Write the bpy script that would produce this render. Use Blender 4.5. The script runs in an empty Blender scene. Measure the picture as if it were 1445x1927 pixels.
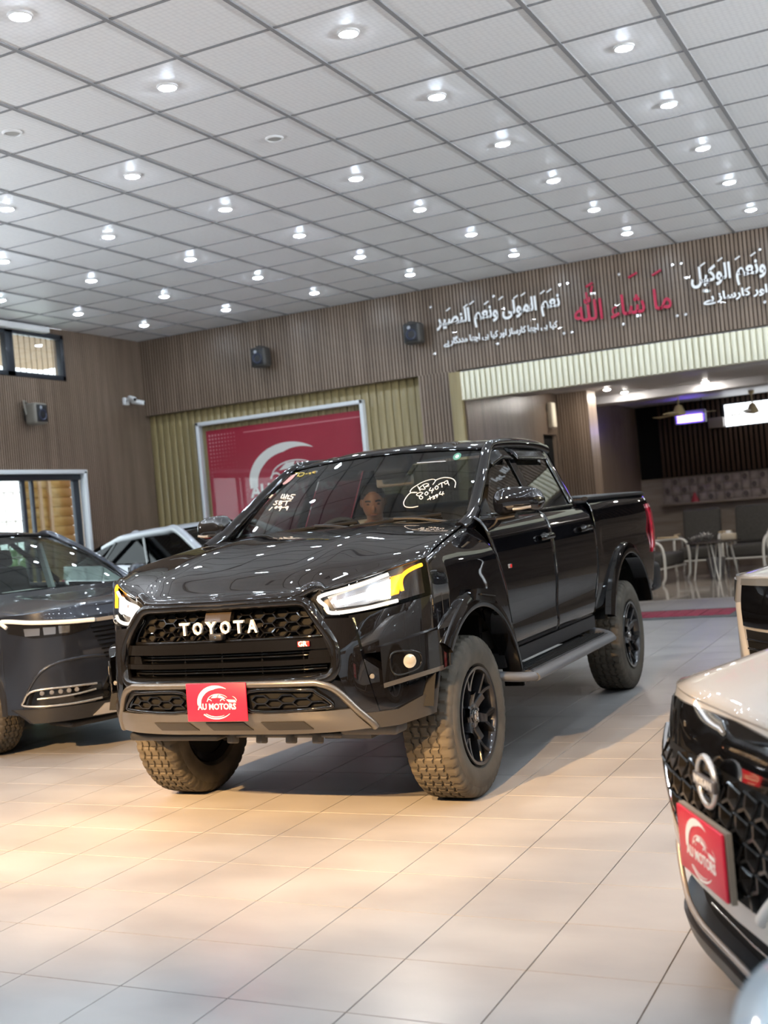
import bpy, bmesh, math, random
import numpy as np
from mathutils import Matrix, Vector
random.seed(7)
S = bpy.context.scene
COL = S.collection
R_ = math.radians

# ---------------------------------------------------------------- camera, world, exposure
EYE = 1.38
FPX = 2201.49
c1 = np.array([0.8948939, -0.0833679, -0.43842298]); c1 /= np.linalg.norm(c1)
c2 = np.array([0.43710731, -0.03440687, 0.898751]); c2 -= c1 * (c1 @ c2); c2 /= np.linalg.norm(c2)
c3 = np.cross(c1, c2)
RC = np.stack([c1, c2, c3], 1)            # camera (right, down, forward) = RC @ world
cam_d = bpy.data.cameras.new('camera')
cam = bpy.data.objects.new('camera', cam_d); COL.objects.link(cam)
cam_d.sensor_fit = 'HORIZONTAL'; cam_d.sensor_width = 36.0
cam_d.lens = 36.0 * FPX / 1445.0
cam_d.clip_start = 0.05; cam_d.clip_end = 200
right, down, fwd = RC[0], RC[1], RC[2]
cam.matrix_world = Matrix(((right[0], -down[0], -fwd[0], 0), (right[1], -down[1], -fwd[1], 0),
                           (right[2], -down[2], -fwd[2], EYE), (0, 0, 0, 1)))
cam_d.dof.use_dof = True
cam_d.dof.focus_distance = 5.2
cam_d.dof.aperture_fstop = 4.0
S.camera = cam

W = bpy.data.worlds.new('world'); S.world = W; W.use_nodes = True
bg = W.node_tree.nodes['Background']
bg.inputs[0].default_value = (0.86, 0.93, 1.0, 1); bg.inputs[1].default_value = 2.6

S.view_settings.view_transform = 'Standard'
S.view_settings.look = 'None'
S.view_settings.exposure = 0.88
S.view_settings.gamma = 1.0
S.view_settings.use_curve_mapping = False
cy = S.cycles
cy.use_adaptive_sampling = True; cy.adaptive_threshold = 0.07; cy.adaptive_min_samples = 16
cy.max_bounces = 6; cy.diffuse_bounces = 3; cy.glossy_bounces = 3; cy.transmission_bounces = 4
cy.transparent_max_bounces = 8; cy.caustics_reflective = False; cy.caustics_refractive = False
cy.sample_clamp_indirect = 6.0; cy.use_denoising = True
try: cy.use_light_tree = True
except Exception: pass
DOWNLIGHT_POWER = 130.0        # radiance of the glowing downlight lenses
FLOOD_POWER = 3300.0           # the warm ceiling spotlights in front of the truck

FILL_UPLIGHT_POWER = 1000.0          # fill uplighters added out of view to brighten the ceiling

# ---------------------------------------------------------------- helpers
def proj(p):
    q = RC @ (np.array(p, float) - np.array([0, 0, EYE]))
    if q[2] <= 0.05: return None
    return 722.5 + FPX * q[0] / q[2], 963.5 + FPX * q[1] / q[2], q[2]

def inview(p, m=60):
    q = proj(p)
    return q is not None and -m < q[0] < 1445 + m and -m < q[1] < 1927 + m

def tag(o, label=None, cat=None, group=None, kind=None):
    if label: o['label'] = label
    if cat: o['category'] = cat
    if group: o['group'] = group
    if kind: o['kind'] = kind
    return o

def empty(name, loc=(0, 0, 0), rz=0.0, label=None, cat=None, group=None, parent=None):
    o = bpy.data.objects.new(name, None); COL.objects.link(o)
    o.location = loc; o.rotation_euler = (0, 0, rz); o.empty_display_size = 0.1
    o.parent = parent
    return tag(o, label, cat, group)

def link(name, me, parent=None, loc=None, rot=None):
    o = bpy.data.objects.new(name, me); COL.objects.link(o)
    o.parent = parent
    if loc is not None: o.location = loc
    if rot is not None: o.rotation_euler = rot
    return o

def mk(name, V, F, mat, smooth=True, ang=38):
    me = bpy.data.meshes.new(name)
    me.from_pydata([tuple(map(float, v)) for v in V], [], F)
    if mat is not None:
        for m in (mat if isinstance(mat, (list, tuple)) else [mat]): me.materials.append(m)
    if smooth:
        me.polygons.foreach_set('use_smooth', [True] * len(me.polygons))
        me.set_sharp_from_angle(angle=R_(ang))
    me.update()
    return me

def mo(name, V, F, mat, parent=None, smooth=True, loc=None, rot=None, ang=38):
    return link(name, mk(name, V, F, mat, smooth, ang), parent, loc, rot)

def gridVF(P, flip=False, wrap=False):
    P = np.asarray(P, float); n, m = P.shape[:2]
    V = P.reshape(-1, 3); F = []
    for i in range(n - 1):
        for j in range(m if wrap else m - 1):
            k = (j + 1) % m
            f = (i * m + j, i * m + k, (i + 1) * m + k, (i + 1) * m + j)
            F.append(f[::-1] if flip else f)
    return V, F

def grid(name, P, mat, parent=None, th=0.0, flip=False, wrap=False, ang=38, loc=None, rot=None):
    V, F = gridVF(P, flip, wrap)
    o = mo(name, V, F, mat, parent, True, loc, rot, ang)
    if th:
        s = o.modifiers.new('thickness', 'SOLIDIFY'); s.thickness = th; s.offset = 0
    return o

def pch(pts):
    """monotone cubic through (x, y) points"""
    xs = np.array([p[0] for p in pts], float); ys = np.array([p[1] for p in pts], float)
    h = np.diff(xs); d = np.diff(ys) / h; m = np.zeros(len(xs))
    if len(xs) == 2: m[:] = d[0]
    else:
        for i in range(1, len(xs) - 1):
            if d[i - 1] * d[i] > 0:
                w1 = 2 * h[i] + h[i - 1]; w2 = h[i] + 2 * h[i - 1]
                m[i] = (w1 + w2) / (w1 / d[i - 1] + w2 / d[i])
        m[0] = d[0]; m[-1] = d[-1]
    def f(x):
        x = min(max(x, xs[0]), xs[-1])
        i = min(max(int(np.searchsorted(xs, x)) - 1, 0), len(h) - 1)
        t = (x - xs[i]) / h[i]
        return float((1 + 2 * t) * (1 - t) ** 2 * ys[i] + t * (1 - t) ** 2 * h[i] * m[i]
                     + t * t * (3 - 2 * t) * ys[i + 1] + t * t * (t - 1) * h[i] * m[i + 1])
    return f

def lerp(a, b, t): return a + (b - a) * t

def resample(pts, n):
    P = np.asarray(pts, float); L = np.r_[0, np.cumsum(np.linalg.norm(np.diff(P, axis=0), axis=1))]
    s = np.linspace(0, L[-1], n)
    return np.stack([np.interp(s, L, P[:, k]) for k in range(P.shape[1])], 1)

def crom(pts, k=6, closed=False):
    P = [np.asarray(p, float) for p in pts]; n = len(P); out = []
    for i in range(n if closed else n - 1):
        p0 = P[(i - 1) % n] if (closed or i > 0) else P[0] * 2 - P[1]
        p1 = P[i]; p2 = P[(i + 1) % n]
        p3 = P[(i + 2) % n] if (closed or i + 2 < n) else P[-1] * 2 - P[-2]
        for t in np.linspace(0, 1, k, endpoint=False):
            out.append(0.5 * ((2 * p1) + (p2 - p0) * t + (2 * p0 - 5 * p1 + 4 * p2 - p3) * t * t + (3 * p1 - p0 - 3 * p2 + p3) * t ** 3))
    if not closed: out.append(P[-1])
    return np.array(out)

def boxVF(c, s):
    x, y, z = c; a, b, d = s[0] / 2, s[1] / 2, s[2] / 2
    V = [(x + i * a, y + j * b, z + k * d) for i in (-1, 1) for j in (-1, 1) for k in (-1, 1)]
    F = [(0, 1, 3, 2), (4, 6, 7, 5), (0, 4, 5, 1), (2, 3, 7, 6), (0, 2, 6, 4), (1, 5, 7, 3)]
    return V, F

def box_me(name, c, s, mat, bev=0.0, seg=2):
    V, F = boxVF(c, s)
    if bev <= 0: return mk(name, V, F, mat, False)
    bm = bmesh.new(); vs = [bm.verts.new(v) for v in V]
    for f in F: bm.faces.new([vs[i] for i in f])
    bmesh.ops.bevel(bm, geom=bm.edges[:], offset=min(bev, min(s) * 0.49), segments=seg, affect='EDGES', profile=0.5)
    me = bpy.data.meshes.new(name); bm.to_mesh(me); bm.free()
    me.materials.append(mat)
    me.polygons.foreach_set('use_smooth', [True] * len(me.polygons)); me.set_sharp_from_angle(angle=R_(50))
    return me

def box(name, c, s, mat, parent=None, bev=0.0, rot=None, seg=2):
    return link(name, box_me(name, (0, 0, 0), s, mat, bev, seg), parent, c, rot)

def joinVF(parts):
    V = []; F = []
    for v, f in parts:
        o = len(V); V += [tuple(p) for p in v]; F += [tuple(i + o for i in g) for g in f]
    return V, F

def tubeVF(pts, r, seg=8, closed=False, flat=1.0, up=None, caps=True):
    P = np.asarray(pts, float); n = len(P)
    rr = np.full(n, r, float) if np.isscalar(r) else np.interp(np.linspace(0, 1, n), np.linspace(0, 1, len(r)), r)
    T = np.zeros_like(P)
    for i in range(n):
        a = P[(i - 1) % n] if (closed or i > 0) else P[i]; b = P[(i + 1) % n] if (closed or i < n - 1) else P[i]
        T[i] = (b - a) / (np.linalg.norm(b - a) + 1e-12)
    u = np.array(up if up is not None else (0, 0, 1), float)
    if abs(u @ T[0]) > 0.95: u = np.array([0, 1, 0], float) if abs(T[0][1]) < 0.9 else np.array([1, 0, 0], float)
    V = []
    for i in range(n):
        if up is not None:
            w = np.array(up, float)
            if abs(w @ T[i]) > 0.97: w = u
        else: w = u
        a = np.cross(T[i], w); a /= np.linalg.norm(a) + 1e-12
        b = np.cross(a, T[i]); u = b
        for k in range(seg):
            t = 2 * math.pi * (k + 0.5) / seg
            V.append(P[i] + rr[i] * (math.cos(t) * a + flat * math.sin(t) * b))
    F = []
    for i in range(n if closed else n - 1):
        j = (i + 1) % n
        for k in range(seg):
            l = (k + 1) % seg
            F.append((i * seg + k, i * seg + l, j * seg + l, j * seg + k))
    if caps and not closed:
        F.append(tuple(range(seg))[::-1]); F.append(tuple((n - 1) * seg + k for k in range(seg)))
    return V, F

def tube(name, pts, r, mat, parent=None, seg=8, closed=False, flat=1.0, up=None, ang=50, loc=None, rot=None):
    V, F = tubeVF(pts, r, seg, closed, flat, up)
    return mo(name, V, F, mat, parent, True, loc, rot, ang)

def latheVF(prof, n=32, axis='z', cap=False):
    V = []; m = len(prof)
    for i in range(n):
        t = 2 * math.pi * i / n; c, s = math.cos(t), math.sin(t)
        for r, a in prof:
            V.append({'z': (r * c, r * s, a), 'x': (a, r * c, r * s), 'y': (r * s, a, r * c)}[axis])
    F = []
    for i in range(n):
        j = (i + 1) % n
        for k in range(m - 1):
            F.append((i * m + k, j * m + k, j * m + k + 1, i * m + k + 1))
    return V, F

def lathe(name, prof, mat, parent=None, n=32, axis='z', loc=None, rot=None, ang=38):
    V, F = latheVF(prof, n, axis)
    return mo(name, V, F, mat, parent, True, loc, rot, ang)

def prismVF(poly, d, f3):
    """polygon (u, v) list extruded by d; f3(u, v, w) -> xyz"""
    n = len(poly)
    V = [f3(u, v, 0) for u, v in poly] + [f3(u, v, d) for u, v in poly]
    F = [tuple(range(n))[::-1], tuple(range(n, 2 * n))]
    for i in range(n):
        j = (i + 1) % n; F.append((i, j, n + j, n + i))
    return V, F

def text(name, body, size, mat, parent=None, loc=(0, 0, 0), rot=(0, 0, 0), ext=0.002, align='CENTER', bold=0.0, sx=1.0, shear=0.0, spacing=1.0, fit=None):
    """lettering from the built-in font, as a mesh; fit = (width, height)"""
    c = bpy.data.curves.new(name, 'FONT'); c.body = body; c.size = size; c.extrude = ext
    c.align_x = align; c.align_y = 'CENTER'; c.offset = bold; c.resolution_u = 2; c.shear = shear
    c.space_character = spacing
    t = bpy.data.objects.new(name, c); COL.objects.link(t); bpy.context.view_layer.update()
    dg = bpy.context.evaluated_depsgraph_get()
    me = bpy.data.meshes.new_from_object(t.evaluated_get(dg)); me.name = name
    bpy.data.objects.remove(t); bpy.data.curves.remove(c)
    n = len(me.vertices); co = np.empty(n * 3); me.vertices.foreach_get('co', co); co = co.reshape(-1, 3); co[:, 0] *= sx
    if fit:
        lo, hi = co.min(0), co.max(0); k = (lo + hi) / 2
        co[:, 0] = (co[:, 0] - k[0]) * fit[0] / (hi[0] - lo[0]); co[:, 1] = (co[:, 1] - k[1]) * fit[1] / (hi[1] - lo[1])
    me.vertices.foreach_set('co', co.ravel()); me.materials.clear(); me.materials.append(mat); me.update()
    return link(name, me, parent, loc, rot)

def tri_count():
    return sum(len(m.polygons) for m in bpy.data.meshes)

# ---------------------------------------------------------------- materials
MATS = {}
def P(name, col, rough=0.5, metal=0.0, coat=0.0, spec=0.5, emit=None, estr=0.0, trans=0.0, ior=1.5, alpha=1.0, coat_r=0.03):
    if name in MATS: return MATS[name]
    m = bpy.data.materials.new(name); m.use_nodes = True
    b = m.node_tree.nodes['Principled BSDF']; I = b.inputs
    I['Base Color'].default_value = (*col, 1); I['Roughness'].default_value = rough; I['Metallic'].default_value = metal
    I['Coat Weight'].default_value = coat; I['Coat Roughness'].default_value = coat_r
    I['Specular IOR Level'].default_value = spec; I['IOR'].default_value = ior
    I['Transmission Weight'].default_value = trans; I['Alpha'].default_value = alpha
    if emit: I['Emission Color'].default_value = (*emit, 1); I['Emission Strength'].default_value = estr
    MATS[name] = m
    return m

def noisy(m, c1, c2, scale=(4, 4, 4), detail=4, lo=0.35, hi=0.65, bump=0.0, bscale=None, rough=None, coords='Object'):
    nt = m.node_tree; N = nt.nodes; L = nt.links; b = N['Principled BSDF']
    tc = N.new('ShaderNodeTexCoord'); mp = N.new('ShaderNodeMapping'); mp.inputs['Scale'].default_value = scale
    if coords == 'World':
        g = N.new('ShaderNodeNewGeometry'); L.new(g.outputs['Position'], mp.inputs['Vector'])
    else: L.new(tc.outputs[coords], mp.inputs['Vector'])
    nz = N.new('ShaderNodeTexNoise'); nz.inputs['Detail'].default_value = detail; nz.inputs['Scale'].default_value = 1.0
    L.new(mp.outputs[0], nz.inputs['Vector'])
    rp = N.new('ShaderNodeValToRGB'); rp.color_ramp.elements[0].position = lo; rp.color_ramp.elements[1].position = hi
    rp.color_ramp.elements[0].color = (*c1, 1); rp.color_ramp.elements[1].color = (*c2, 1)
    L.new(nz.outputs['Fac'], rp.inputs[0]); L.new(rp.outputs[0], b.inputs['Base Color'])
    if rough:
        mr = N.new('ShaderNodeMapRange'); mr.inputs['To Min'].default_value = rough[0]; mr.inputs['To Max'].default_value = rough[1]
        L.new(nz.outputs['Fac'], mr.inputs['Value']); L.new(mr.outputs[0], b.inputs['Roughness'])
    if bump:
        bp = N.new('ShaderNodeBump'); bp.inputs['Strength'].default_value = bump; bp.inputs['Distance'].default_value = 0.01
        if bscale:
            m2 = N.new('ShaderNodeMapping'); m2.inputs['Scale'].default_value = bscale
            L.new(tc.outputs['Object'], m2.inputs['Vector'])
            n2 = N.new('ShaderNodeTexNoise'); n2.inputs['Scale'].default_value = 1; n2.inputs['Detail'].default_value = 3
            L.new(m2.outputs[0], n2.inputs['Vector']); L.new(n2.outputs['Fac'], bp.inputs['Height'])
        else: L.new(nz.outputs['Fac'], bp.inputs['Height'])
        L.new(bp.outputs[0], b.inputs['Normal'])
    return m

def emit(name, col, s):
    m = bpy.data.materials.new(name); m.use_nodes = True; nt = m.node_tree
    for n in list(nt.nodes): nt.nodes.remove(n)
    e = nt.nodes.new('ShaderNodeEmission'); e.inputs[0].default_value = (*col, 1); e.inputs[1].default_value = s
    o = nt.nodes.new('ShaderNodeOutputMaterial'); nt.links.new(e.outputs[0], o.inputs[0])
    return m

def glass(name, tint, ior=1.5, boost=1.0, graze=0.9):
    """thin window pane: tinted see-through with a Fresnel reflection"""
    m = bpy.data.materials.new(name); m.use_nodes = True; nt = m.node_tree; N = nt.nodes; L = nt.links
    for n in list(N): N.remove(n)
    t = N.new('ShaderNodeBsdfTransparent'); t.inputs[0].default_value = (*tint, 1)
    g = N.new('ShaderNodeBsdfGlossy'); g.inputs['Roughness'].default_value = 0.0; g.inputs[0].default_value = (1, 1, 1, 1)
    lw = N.new('ShaderNodeLayerWeight'); lw.inputs[0].default_value = 0.5
    pw = N.new('ShaderNodeMath'); pw.operation = 'POWER'; pw.inputs[1].default_value = 4.5
    ma = N.new('ShaderNodeMath'); ma.operation = 'MULTIPLY_ADD'; ma.inputs[1].default_value = graze; ma.inputs[2].default_value = ((ior - 1) / (ior + 1)) ** 2 * boost; ma.use_clamp = True
    mx = N.new('ShaderNodeMixShader'); o = N.new('ShaderNodeOutputMaterial')
    L.new(lw.outputs['Facing'], pw.inputs[0]); L.new(pw.outputs[0], ma.inputs[0]); L.new(ma.outputs[0], mx.inputs[0])
    L.new(t.outputs[0], mx.inputs[1]); L.new(g.outputs[0], mx.inputs[2]); L.new(mx.outputs[0], o.inputs[0])
    return m

M_floor = noisy(P('floor tile', (0.4, 0.38, 0.36), 0.34, spec=0.45), (0.30, 0.285, 0.275), (0.385, 0.37, 0.355), (1.7, 3.2, 1), 7, 0.32, 0.68, 0.0, None, (0.27, 0.42), 'World')
M_grout = P('grout', (0.22, 0.175, 0.13), 0.8)
M_ceil = P('ceiling tile', (0.86, 0.86, 0.87), 0.45)
def ceil_pattern(m):
    nt = m.node_tree; N = nt.nodes; L = nt.links; b = N['Principled BSDF']
    tc = N.new('ShaderNodeTexCoord'); mp = N.new('ShaderNodeMapping'); mp.inputs['Scale'].default_value = (1, 1, 1)
    vo = N.new('ShaderNodeTexVoronoi'); vo.inputs['Scale'].default_value = 30; vo.inputs['Randomness'].default_value = 0.25
    L.new(tc.outputs['Object'], mp.inputs[0]); L.new(mp.outputs[0], vo.inputs['Vector'])
    rp = N.new('ShaderNodeValToRGB'); rp.color_ramp.elements[0].color = (0.93, 0.93, 0.935, 1); rp.color_ramp.elements[1].color = (0.84, 0.84, 0.85, 1)
    rp.color_ramp.elements[0].position = 0.25; rp.color_ramp.elements[1].position = 0.75
    L.new(vo.outputs['Distance'], rp.inputs[0]); L.new(rp.outputs[0], b.inputs['Base Color'])
ceil_pattern(M_ceil)
M_tbar = P('grid bar', (0.29, 0.29, 0.30), 0.5)
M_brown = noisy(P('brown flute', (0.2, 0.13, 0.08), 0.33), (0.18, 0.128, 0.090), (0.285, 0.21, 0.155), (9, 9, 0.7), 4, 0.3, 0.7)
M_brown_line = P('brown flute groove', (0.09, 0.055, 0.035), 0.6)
M_dkbrown = noisy(P('dark slat', (0.05, 0.03, 0.02), 0.5), (0.05, 0.026, 0.015), (0.085, 0.045, 0.028), (9, 9, 0.8), 3)
M_gold = noisy(P('gold plank', (0.45, 0.36, 0.2), 0.33), (0.25, 0.19, 0.085), (0.36, 0.285, 0.14), (10, 10, 0.6), 3)
M_cream = noisy(P('cream slat', (0.78, 0.71, 0.5), 0.3), (0.84, 0.79, 0.58), (0.92, 0.88, 0.70), (10, 10, 0.6), 3)
M_white = P('white paint', (0.8, 0.8, 0.8), 0.4)
M_whitetrim = P('white trim', (0.72, 0.74, 0.76), 0.4)
M_black = P('black plastic', (0.012, 0.012, 0.013), 0.45)
M_matte = P('matte black', (0.008, 0.008, 0.008), 0.8, spec=0.2)
M_alu = P('dark aluminium', (0.03, 0.035, 0.045), 0.4, 0.3)
M_lens = emit('downlight lens', (0.74, 0.87, 1.0), DOWNLIGHT_POWER)
M_off = P('unlit lens', (0.45, 0.44, 0.42), 0.5)
M_pane = glass('window pane', (0.9, 0.93, 0.92))
M_red = P('red print', (0.40, 0.016, 0.045), 0.42)
M_plate = P('red plate', (0.62, 0.015, 0.045), 0.35)
M_print = P('white print', (0.85, 0.83, 0.78), 0.5)
# ================================================================ the room
T = 0.61
def gx(a): return (a - 7.037) * T
def gy(b): return (b + 7.958) * T
XL, XR, YB, YF = -9.69, gx(19), 12.80, gy(-18)
CZ = EYE + 4.3835 * T

# --- warm ceiling spotlights that light the truck's front (shadow falls under and behind it)
def spotlight(name, label, loc, target, power, col=(1.0, 0.60, 0.26)):
    r = empty(name, loc, 0, label, 'spotlight', 'warm track spotlights in front of the truck')
    d = (Vector(target) - Vector(loc)).normalized()
    q = d.to_track_quat('-Z', 'Y')
    box('mounting_plate', (0, 0, -0.012), (0.12, 0.12, 0.024), M_white, r, 0.004)
    tube('stem', [(0, 0, -0.02), (0, 0, -0.10)], 0.012, M_white, r)
    hd = lathe('lamp_head', [(0.0, 0.10), (0.05, 0.10), (0.06, 0.08), (0.06, -0.06), (0.052, -0.06), (0.052, -0.035), (0.0, -0.03)], M_white, r, 24)
    hd.location = (0, 0, -0.16); hd.rotation_mode = 'QUATERNION'; hd.rotation_quaternion = q
    L = bpy.data.lights.new('spot_lamp', 'SPOT'); L.energy = power; L.color = col
    L.spot_size = R_(33); L.spot_blend = 1.0; L.shadow_soft_size = 0.04
    lo = bpy.data.objects.new('spot_lamp', L); COL.objects.link(lo); lo.parent = r
    lo.location = Vector((0, 0, -0.16)) + d * 0.08; lo.rotation_mode = 'QUATERNION'; lo.rotation_quaternion = q
    return r
for k, x in enumerate((-4.7, -3.1, -1.5)):
    spotlight('track_spotlight', ('white track spotlight on the ceiling above the left cars', 'white track spotlight on the ceiling in line with the truck', 'white track spotlight on the ceiling above the right cars')[k], (x, -1.2, CZ), (x + 0.1, 5.9, 0.0), FLOOD_POWER * (1, 1, 0.6)[k])

# --- invented uplighters on unseen stretches of wall, added to brighten the pale ceiling
def uplighter(loc, rz, label, power=FILL_UPLIGHT_POWER):
    r = empty('fill_uplighter', loc, rz, label, 'added fill lamp', 'added fill uplighters')
    box('back_plate', (0, -0.012, 0), (0.16, 0.02, 0.22), M_white, r, 0.005)
    P_ = [[(rr * math.cos(a), -0.022 - rr * abs(math.sin(a)), z) for a in np.linspace(0, math.pi, 17)] for rr, z in ((0.05, -0.12), (0.12, -0.02), (0.16, 0.10))]
    grid('bowl', P_, M_white, r, 0.006)
    L = bpy.data.lights.new('fill_lamp', 'SPOT'); L.energy = power; L.color = (0.84, 0.92, 1.0); L.spot_size = R_(150); L.spot_blend = 0.6; L.shadow_soft_size = 0.06
    lo = bpy.data.objects.new('fill_lamp', L); COL.objects.link(lo); lo.parent = r; lo.location = (0, -0.09, 0.10)
    lo.rotation_mode = 'QUATERNION'; lo.rotation_quaternion = Vector((0, -0.55, 0.84)).to_track_quat('-Z', 'Y')
uplighter((XR, 1.0, 2.1), R_(-90), 'added unseen fill uplighter on the right wall near the front', FILL_UPLIGHT_POWER * 0.8)
uplighter((XR, 7.5, 2.1), R_(-90), 'added unseen fill uplighter on the right wall near the back', FILL_UPLIGHT_POWER * 2.4)
uplighter((XL, 1.0, 2.0), R_(90), 'added unseen fill uplighter on the left wall far from the door', FILL_UPLIGHT_POWER * 0.5)
uplighter((XL, 4.9, 2.0), R_(90), 'added unseen fill uplighter on the left wall nearer the sliding door', FILL_UPLIGHT_POWER * 0.42)

# --- floor: 40 cm tiles, one by one where they show largest
ft = 0.4; ox, oy = -0.864 + 0.0, 3.275
fl = mo('floor', *boxVF(((XL + XR) / 2, (YF + 22) / 2, -0.055), (XR - XL + 2, 22 - YF + 2, 0.1)), M_grout, None, False)
tag(fl, 'beige grey ceramic tile floor of the showroom', None, None, 'structure')
def tileVF(cx, cy, w, z0, z1, ch=0.0007):
    a = w / 2; V = [(cx + i * a, cy + j * a, z0) for i, j in ((-1, -1), (1, -1), (1, 1), (-1, 1))]
    V += [(cx + i * a, cy + j * a, z1 - ch) for i, j in ((-1, -1), (1, -1), (1, 1), (-1, 1))]
    b = a - ch; V += [(cx + i * b, cy + j * b, z1) for i, j in ((-1, -1), (1, -1), (1, 1), (-1, 1))]
    F = [(8, 9, 10, 11)]
    for k in range(4):
        l = (k + 1) % 4; F += [(k, l, 4 + l, 4 + k), (4 + k, 4 + l, 8 + l, 8 + k)]
    return V, F
cells = []
EDGE_Y = 15.15
for i in range(-30, 30):
    for j in range(-30, 45):
        x = ox + (i + 0.5) * ft; y = oy + (j + 0.5) * ft
        if x < XL - 0.1 or x > XR + 0.1 or y < YF - 0.1 or y > EDGE_Y: continue
        if y > YB and x < -5.2: continue
        cells.append((x, y))
vis = sorted([c for c in cells if inview((c[0], c[1], 0), 40)], key=lambda c: proj((c[0], c[1], 0))[2])[:300]
vs_ = set(vis)
tm = mk('floor_tile', *tileVF(0, 0, ft - 0.004, -0.006, 0.0), M_floor, False)
for x, y in vis: link('floor_tile', tm, fl, (x, y, 0))
rest = joinVF([tileVF(x, y, ft - 0.004, -0.006, 0.0) for x, y in cells if (x, y) not in vs_])
tag(mo('floor_tiles_beyond', *rest, M_floor, fl, False), kind='stuff')

# --- ceiling: tiles, grid bars
ce = mo('ceiling', *boxVF(((XL + XR) / 2, (YF + YB) / 2, CZ + 0.09), (XR - XL + 0.2, YB - YF + 0.2, 0.1)), M_white, None, False)
tag(ce, 'white suspended ceiling of square patterned tiles in a grey grid', None, None, 'structure')
ctm = mk('ceiling_tile', *boxVF((0, 0, 0.006), (T - 0.012, T - 0.012, 0.012)), M_ceil, False)
far = []
for a in range(-10, 20):
    for b in range(-19, 15):
        x, y = gx(a + 0.5), gy(b + 0.5)
        x0, x1, y0, y1 = max(gx(a), XL), min(gx(a + 1), XR), max(gy(b), YF), min(gy(b + 1), YB)
        if x1 - x0 < 0.03 or y1 - y0 < 0.03: continue
        full = x1 - x0 > T - 0.01 and y1 - y0 > T - 0.01
        if inview((x, y, CZ), 90):
            if full: link('ceiling_tile', ctm, ce, (x, y, CZ))
            else: mo('ceiling_tile', *boxVF(((x0 + x1) / 2, (y0 + y1) / 2, CZ + 0.006), (x1 - x0 - 0.006, y1 - y0 - 0.006, 0.012)), M_ceil, ce, False)
        else: far.append(boxVF(((x0 + x1) / 2, (y0 + y1) / 2, CZ + 0.006), (x1 - x0 - 0.006, y1 - y0 - 0.006, 0.012)))
tag(mo('ceiling_tiles_beyond', *joinVF(far), M_ceil, ce, False), kind='stuff')
for a in range(-8, 20):
    if XL < gx(a) < XR: box('grid_bar', (gx(a), (YF + YB) / 2, CZ - 0.001), (0.026, YB - YF, 0.016), M_tbar, ce)
for b in range(-17, 14):
    if YF < gy(b) < YB: box('grid_bar', ((XL + XR) / 2, gy(b), CZ), (XR - XL, 0.016, 0.012), M_tbar, ce)

# --- downlights, every second tile
ORD = 'first second third fourth fifth sixth seventh eighth ninth tenth eleventh twelfth thirteenth fourteenth fifteenth'.split()
ring = mk('trim_ring', *latheVF([(0.050, 0.0), (0.050, -0.010), (0.054, -0.013), (0.062, -0.008), (0.064, 0.0)], 24), M_white)
dome = mk('glowing_lens', *latheVF([(0.0, -0.024), (0.020, -0.0230), (0.036, -0.0185), (0.049, -0.006)], 14), M_lens)
for k in range(-4, 6):
    for m in range(-9, 6):
        a, b = 0.5 + 2 * k, 1.5 + 2 * m
        x, y = gx(a), gy(b)
        if not (XL + 0.2 < x < XR - 0.2 and YF + 0.2 < y < YB - 0.2): continue
        off = (a, b) in ((-1.5, 1.5), (0.5, 3.5))
        if off:
            o = link('downlight', ring, None, (x, y, CZ)); lathe('lens', [(0.0, -0.004), (0.049, -0.004)], M_off, o, 20)
            tag(o, 'unlit round downlight at the left edge of the ceiling' if a < 0 else 'unlit round downlight in the middle of the lit ceiling rows', 'downlight')
        else:
            o = link('downlight', ring, None, (x, y, CZ)); link('glowing_lens', dome, o)
            tag(o, 'glowing ceiling downlight, %s row from the back wall, %s from the left wall' % (ORD[5 - m], ORD[k + 4]), 'downlight', 'lit ceiling downlights')

# --- fluted walls
def flutes(rects, f3, pitch=0.04, depth=0.010):
    """rects (u0,u1,z0,z1); f3(u, w, z) -> xyz with w = how far back"""
    V = []; F = []; MI = []
    for u0, u1, z0, z1 in rects:
        n = max(1, round((u1 - u0) / pitch)); p = (u1 - u0) / n
        prof = []
        for i in range(n):
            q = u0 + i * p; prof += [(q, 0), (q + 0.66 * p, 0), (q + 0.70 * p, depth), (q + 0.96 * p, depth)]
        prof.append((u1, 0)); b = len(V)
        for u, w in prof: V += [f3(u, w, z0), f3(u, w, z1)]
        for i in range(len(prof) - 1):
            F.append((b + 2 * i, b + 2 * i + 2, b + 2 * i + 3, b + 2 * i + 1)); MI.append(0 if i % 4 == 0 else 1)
    return V, F, MI
def flute_wall(name, rects, f3, label, back, mats=None, pitch=0.04, kind='structure', parent=None):
    V, F, MI = flutes(rects, f3, pitch)
    for u0, u1, z0, z1 in rects:      # solid core behind the flutes
        b = len(V)
        V += [f3(u, w, z) for u in (u0, u1) for w in (0.012, back) for z in (z0, z1)]
        for f in [(0, 1, 3, 2), (4, 6, 7, 5), (0, 4, 5, 1), (2, 3, 7, 6), (0, 2, 6, 4), (1, 5, 7, 3)]:
            F.append(tuple(b + i for i in f)); MI.append(0)
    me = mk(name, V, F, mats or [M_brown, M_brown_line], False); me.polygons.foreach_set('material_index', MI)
    o = link(name, me, parent)
    if kind: tag(o, label, None, None, kind)
    return o
GT = 3.04                    # underside of the upper brown band
OPL, OPR = -5.12, 2.2        # opening to the lounge
bays = [(8.30, 11.47)]
lw = []; prev = YF
for y0, y1 in sorted(bays):
    lw.append((prev, y0, 0, CZ)); lw.append((y0, y1, 2.32, 3.42)); lw.append((y0, y1, 3.985, CZ)); prev = y1
lw.append((prev, YB + 0.40, 0, CZ + 0.1))
lw.append((11.30, 11.47, 3.42, 3.985))
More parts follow.
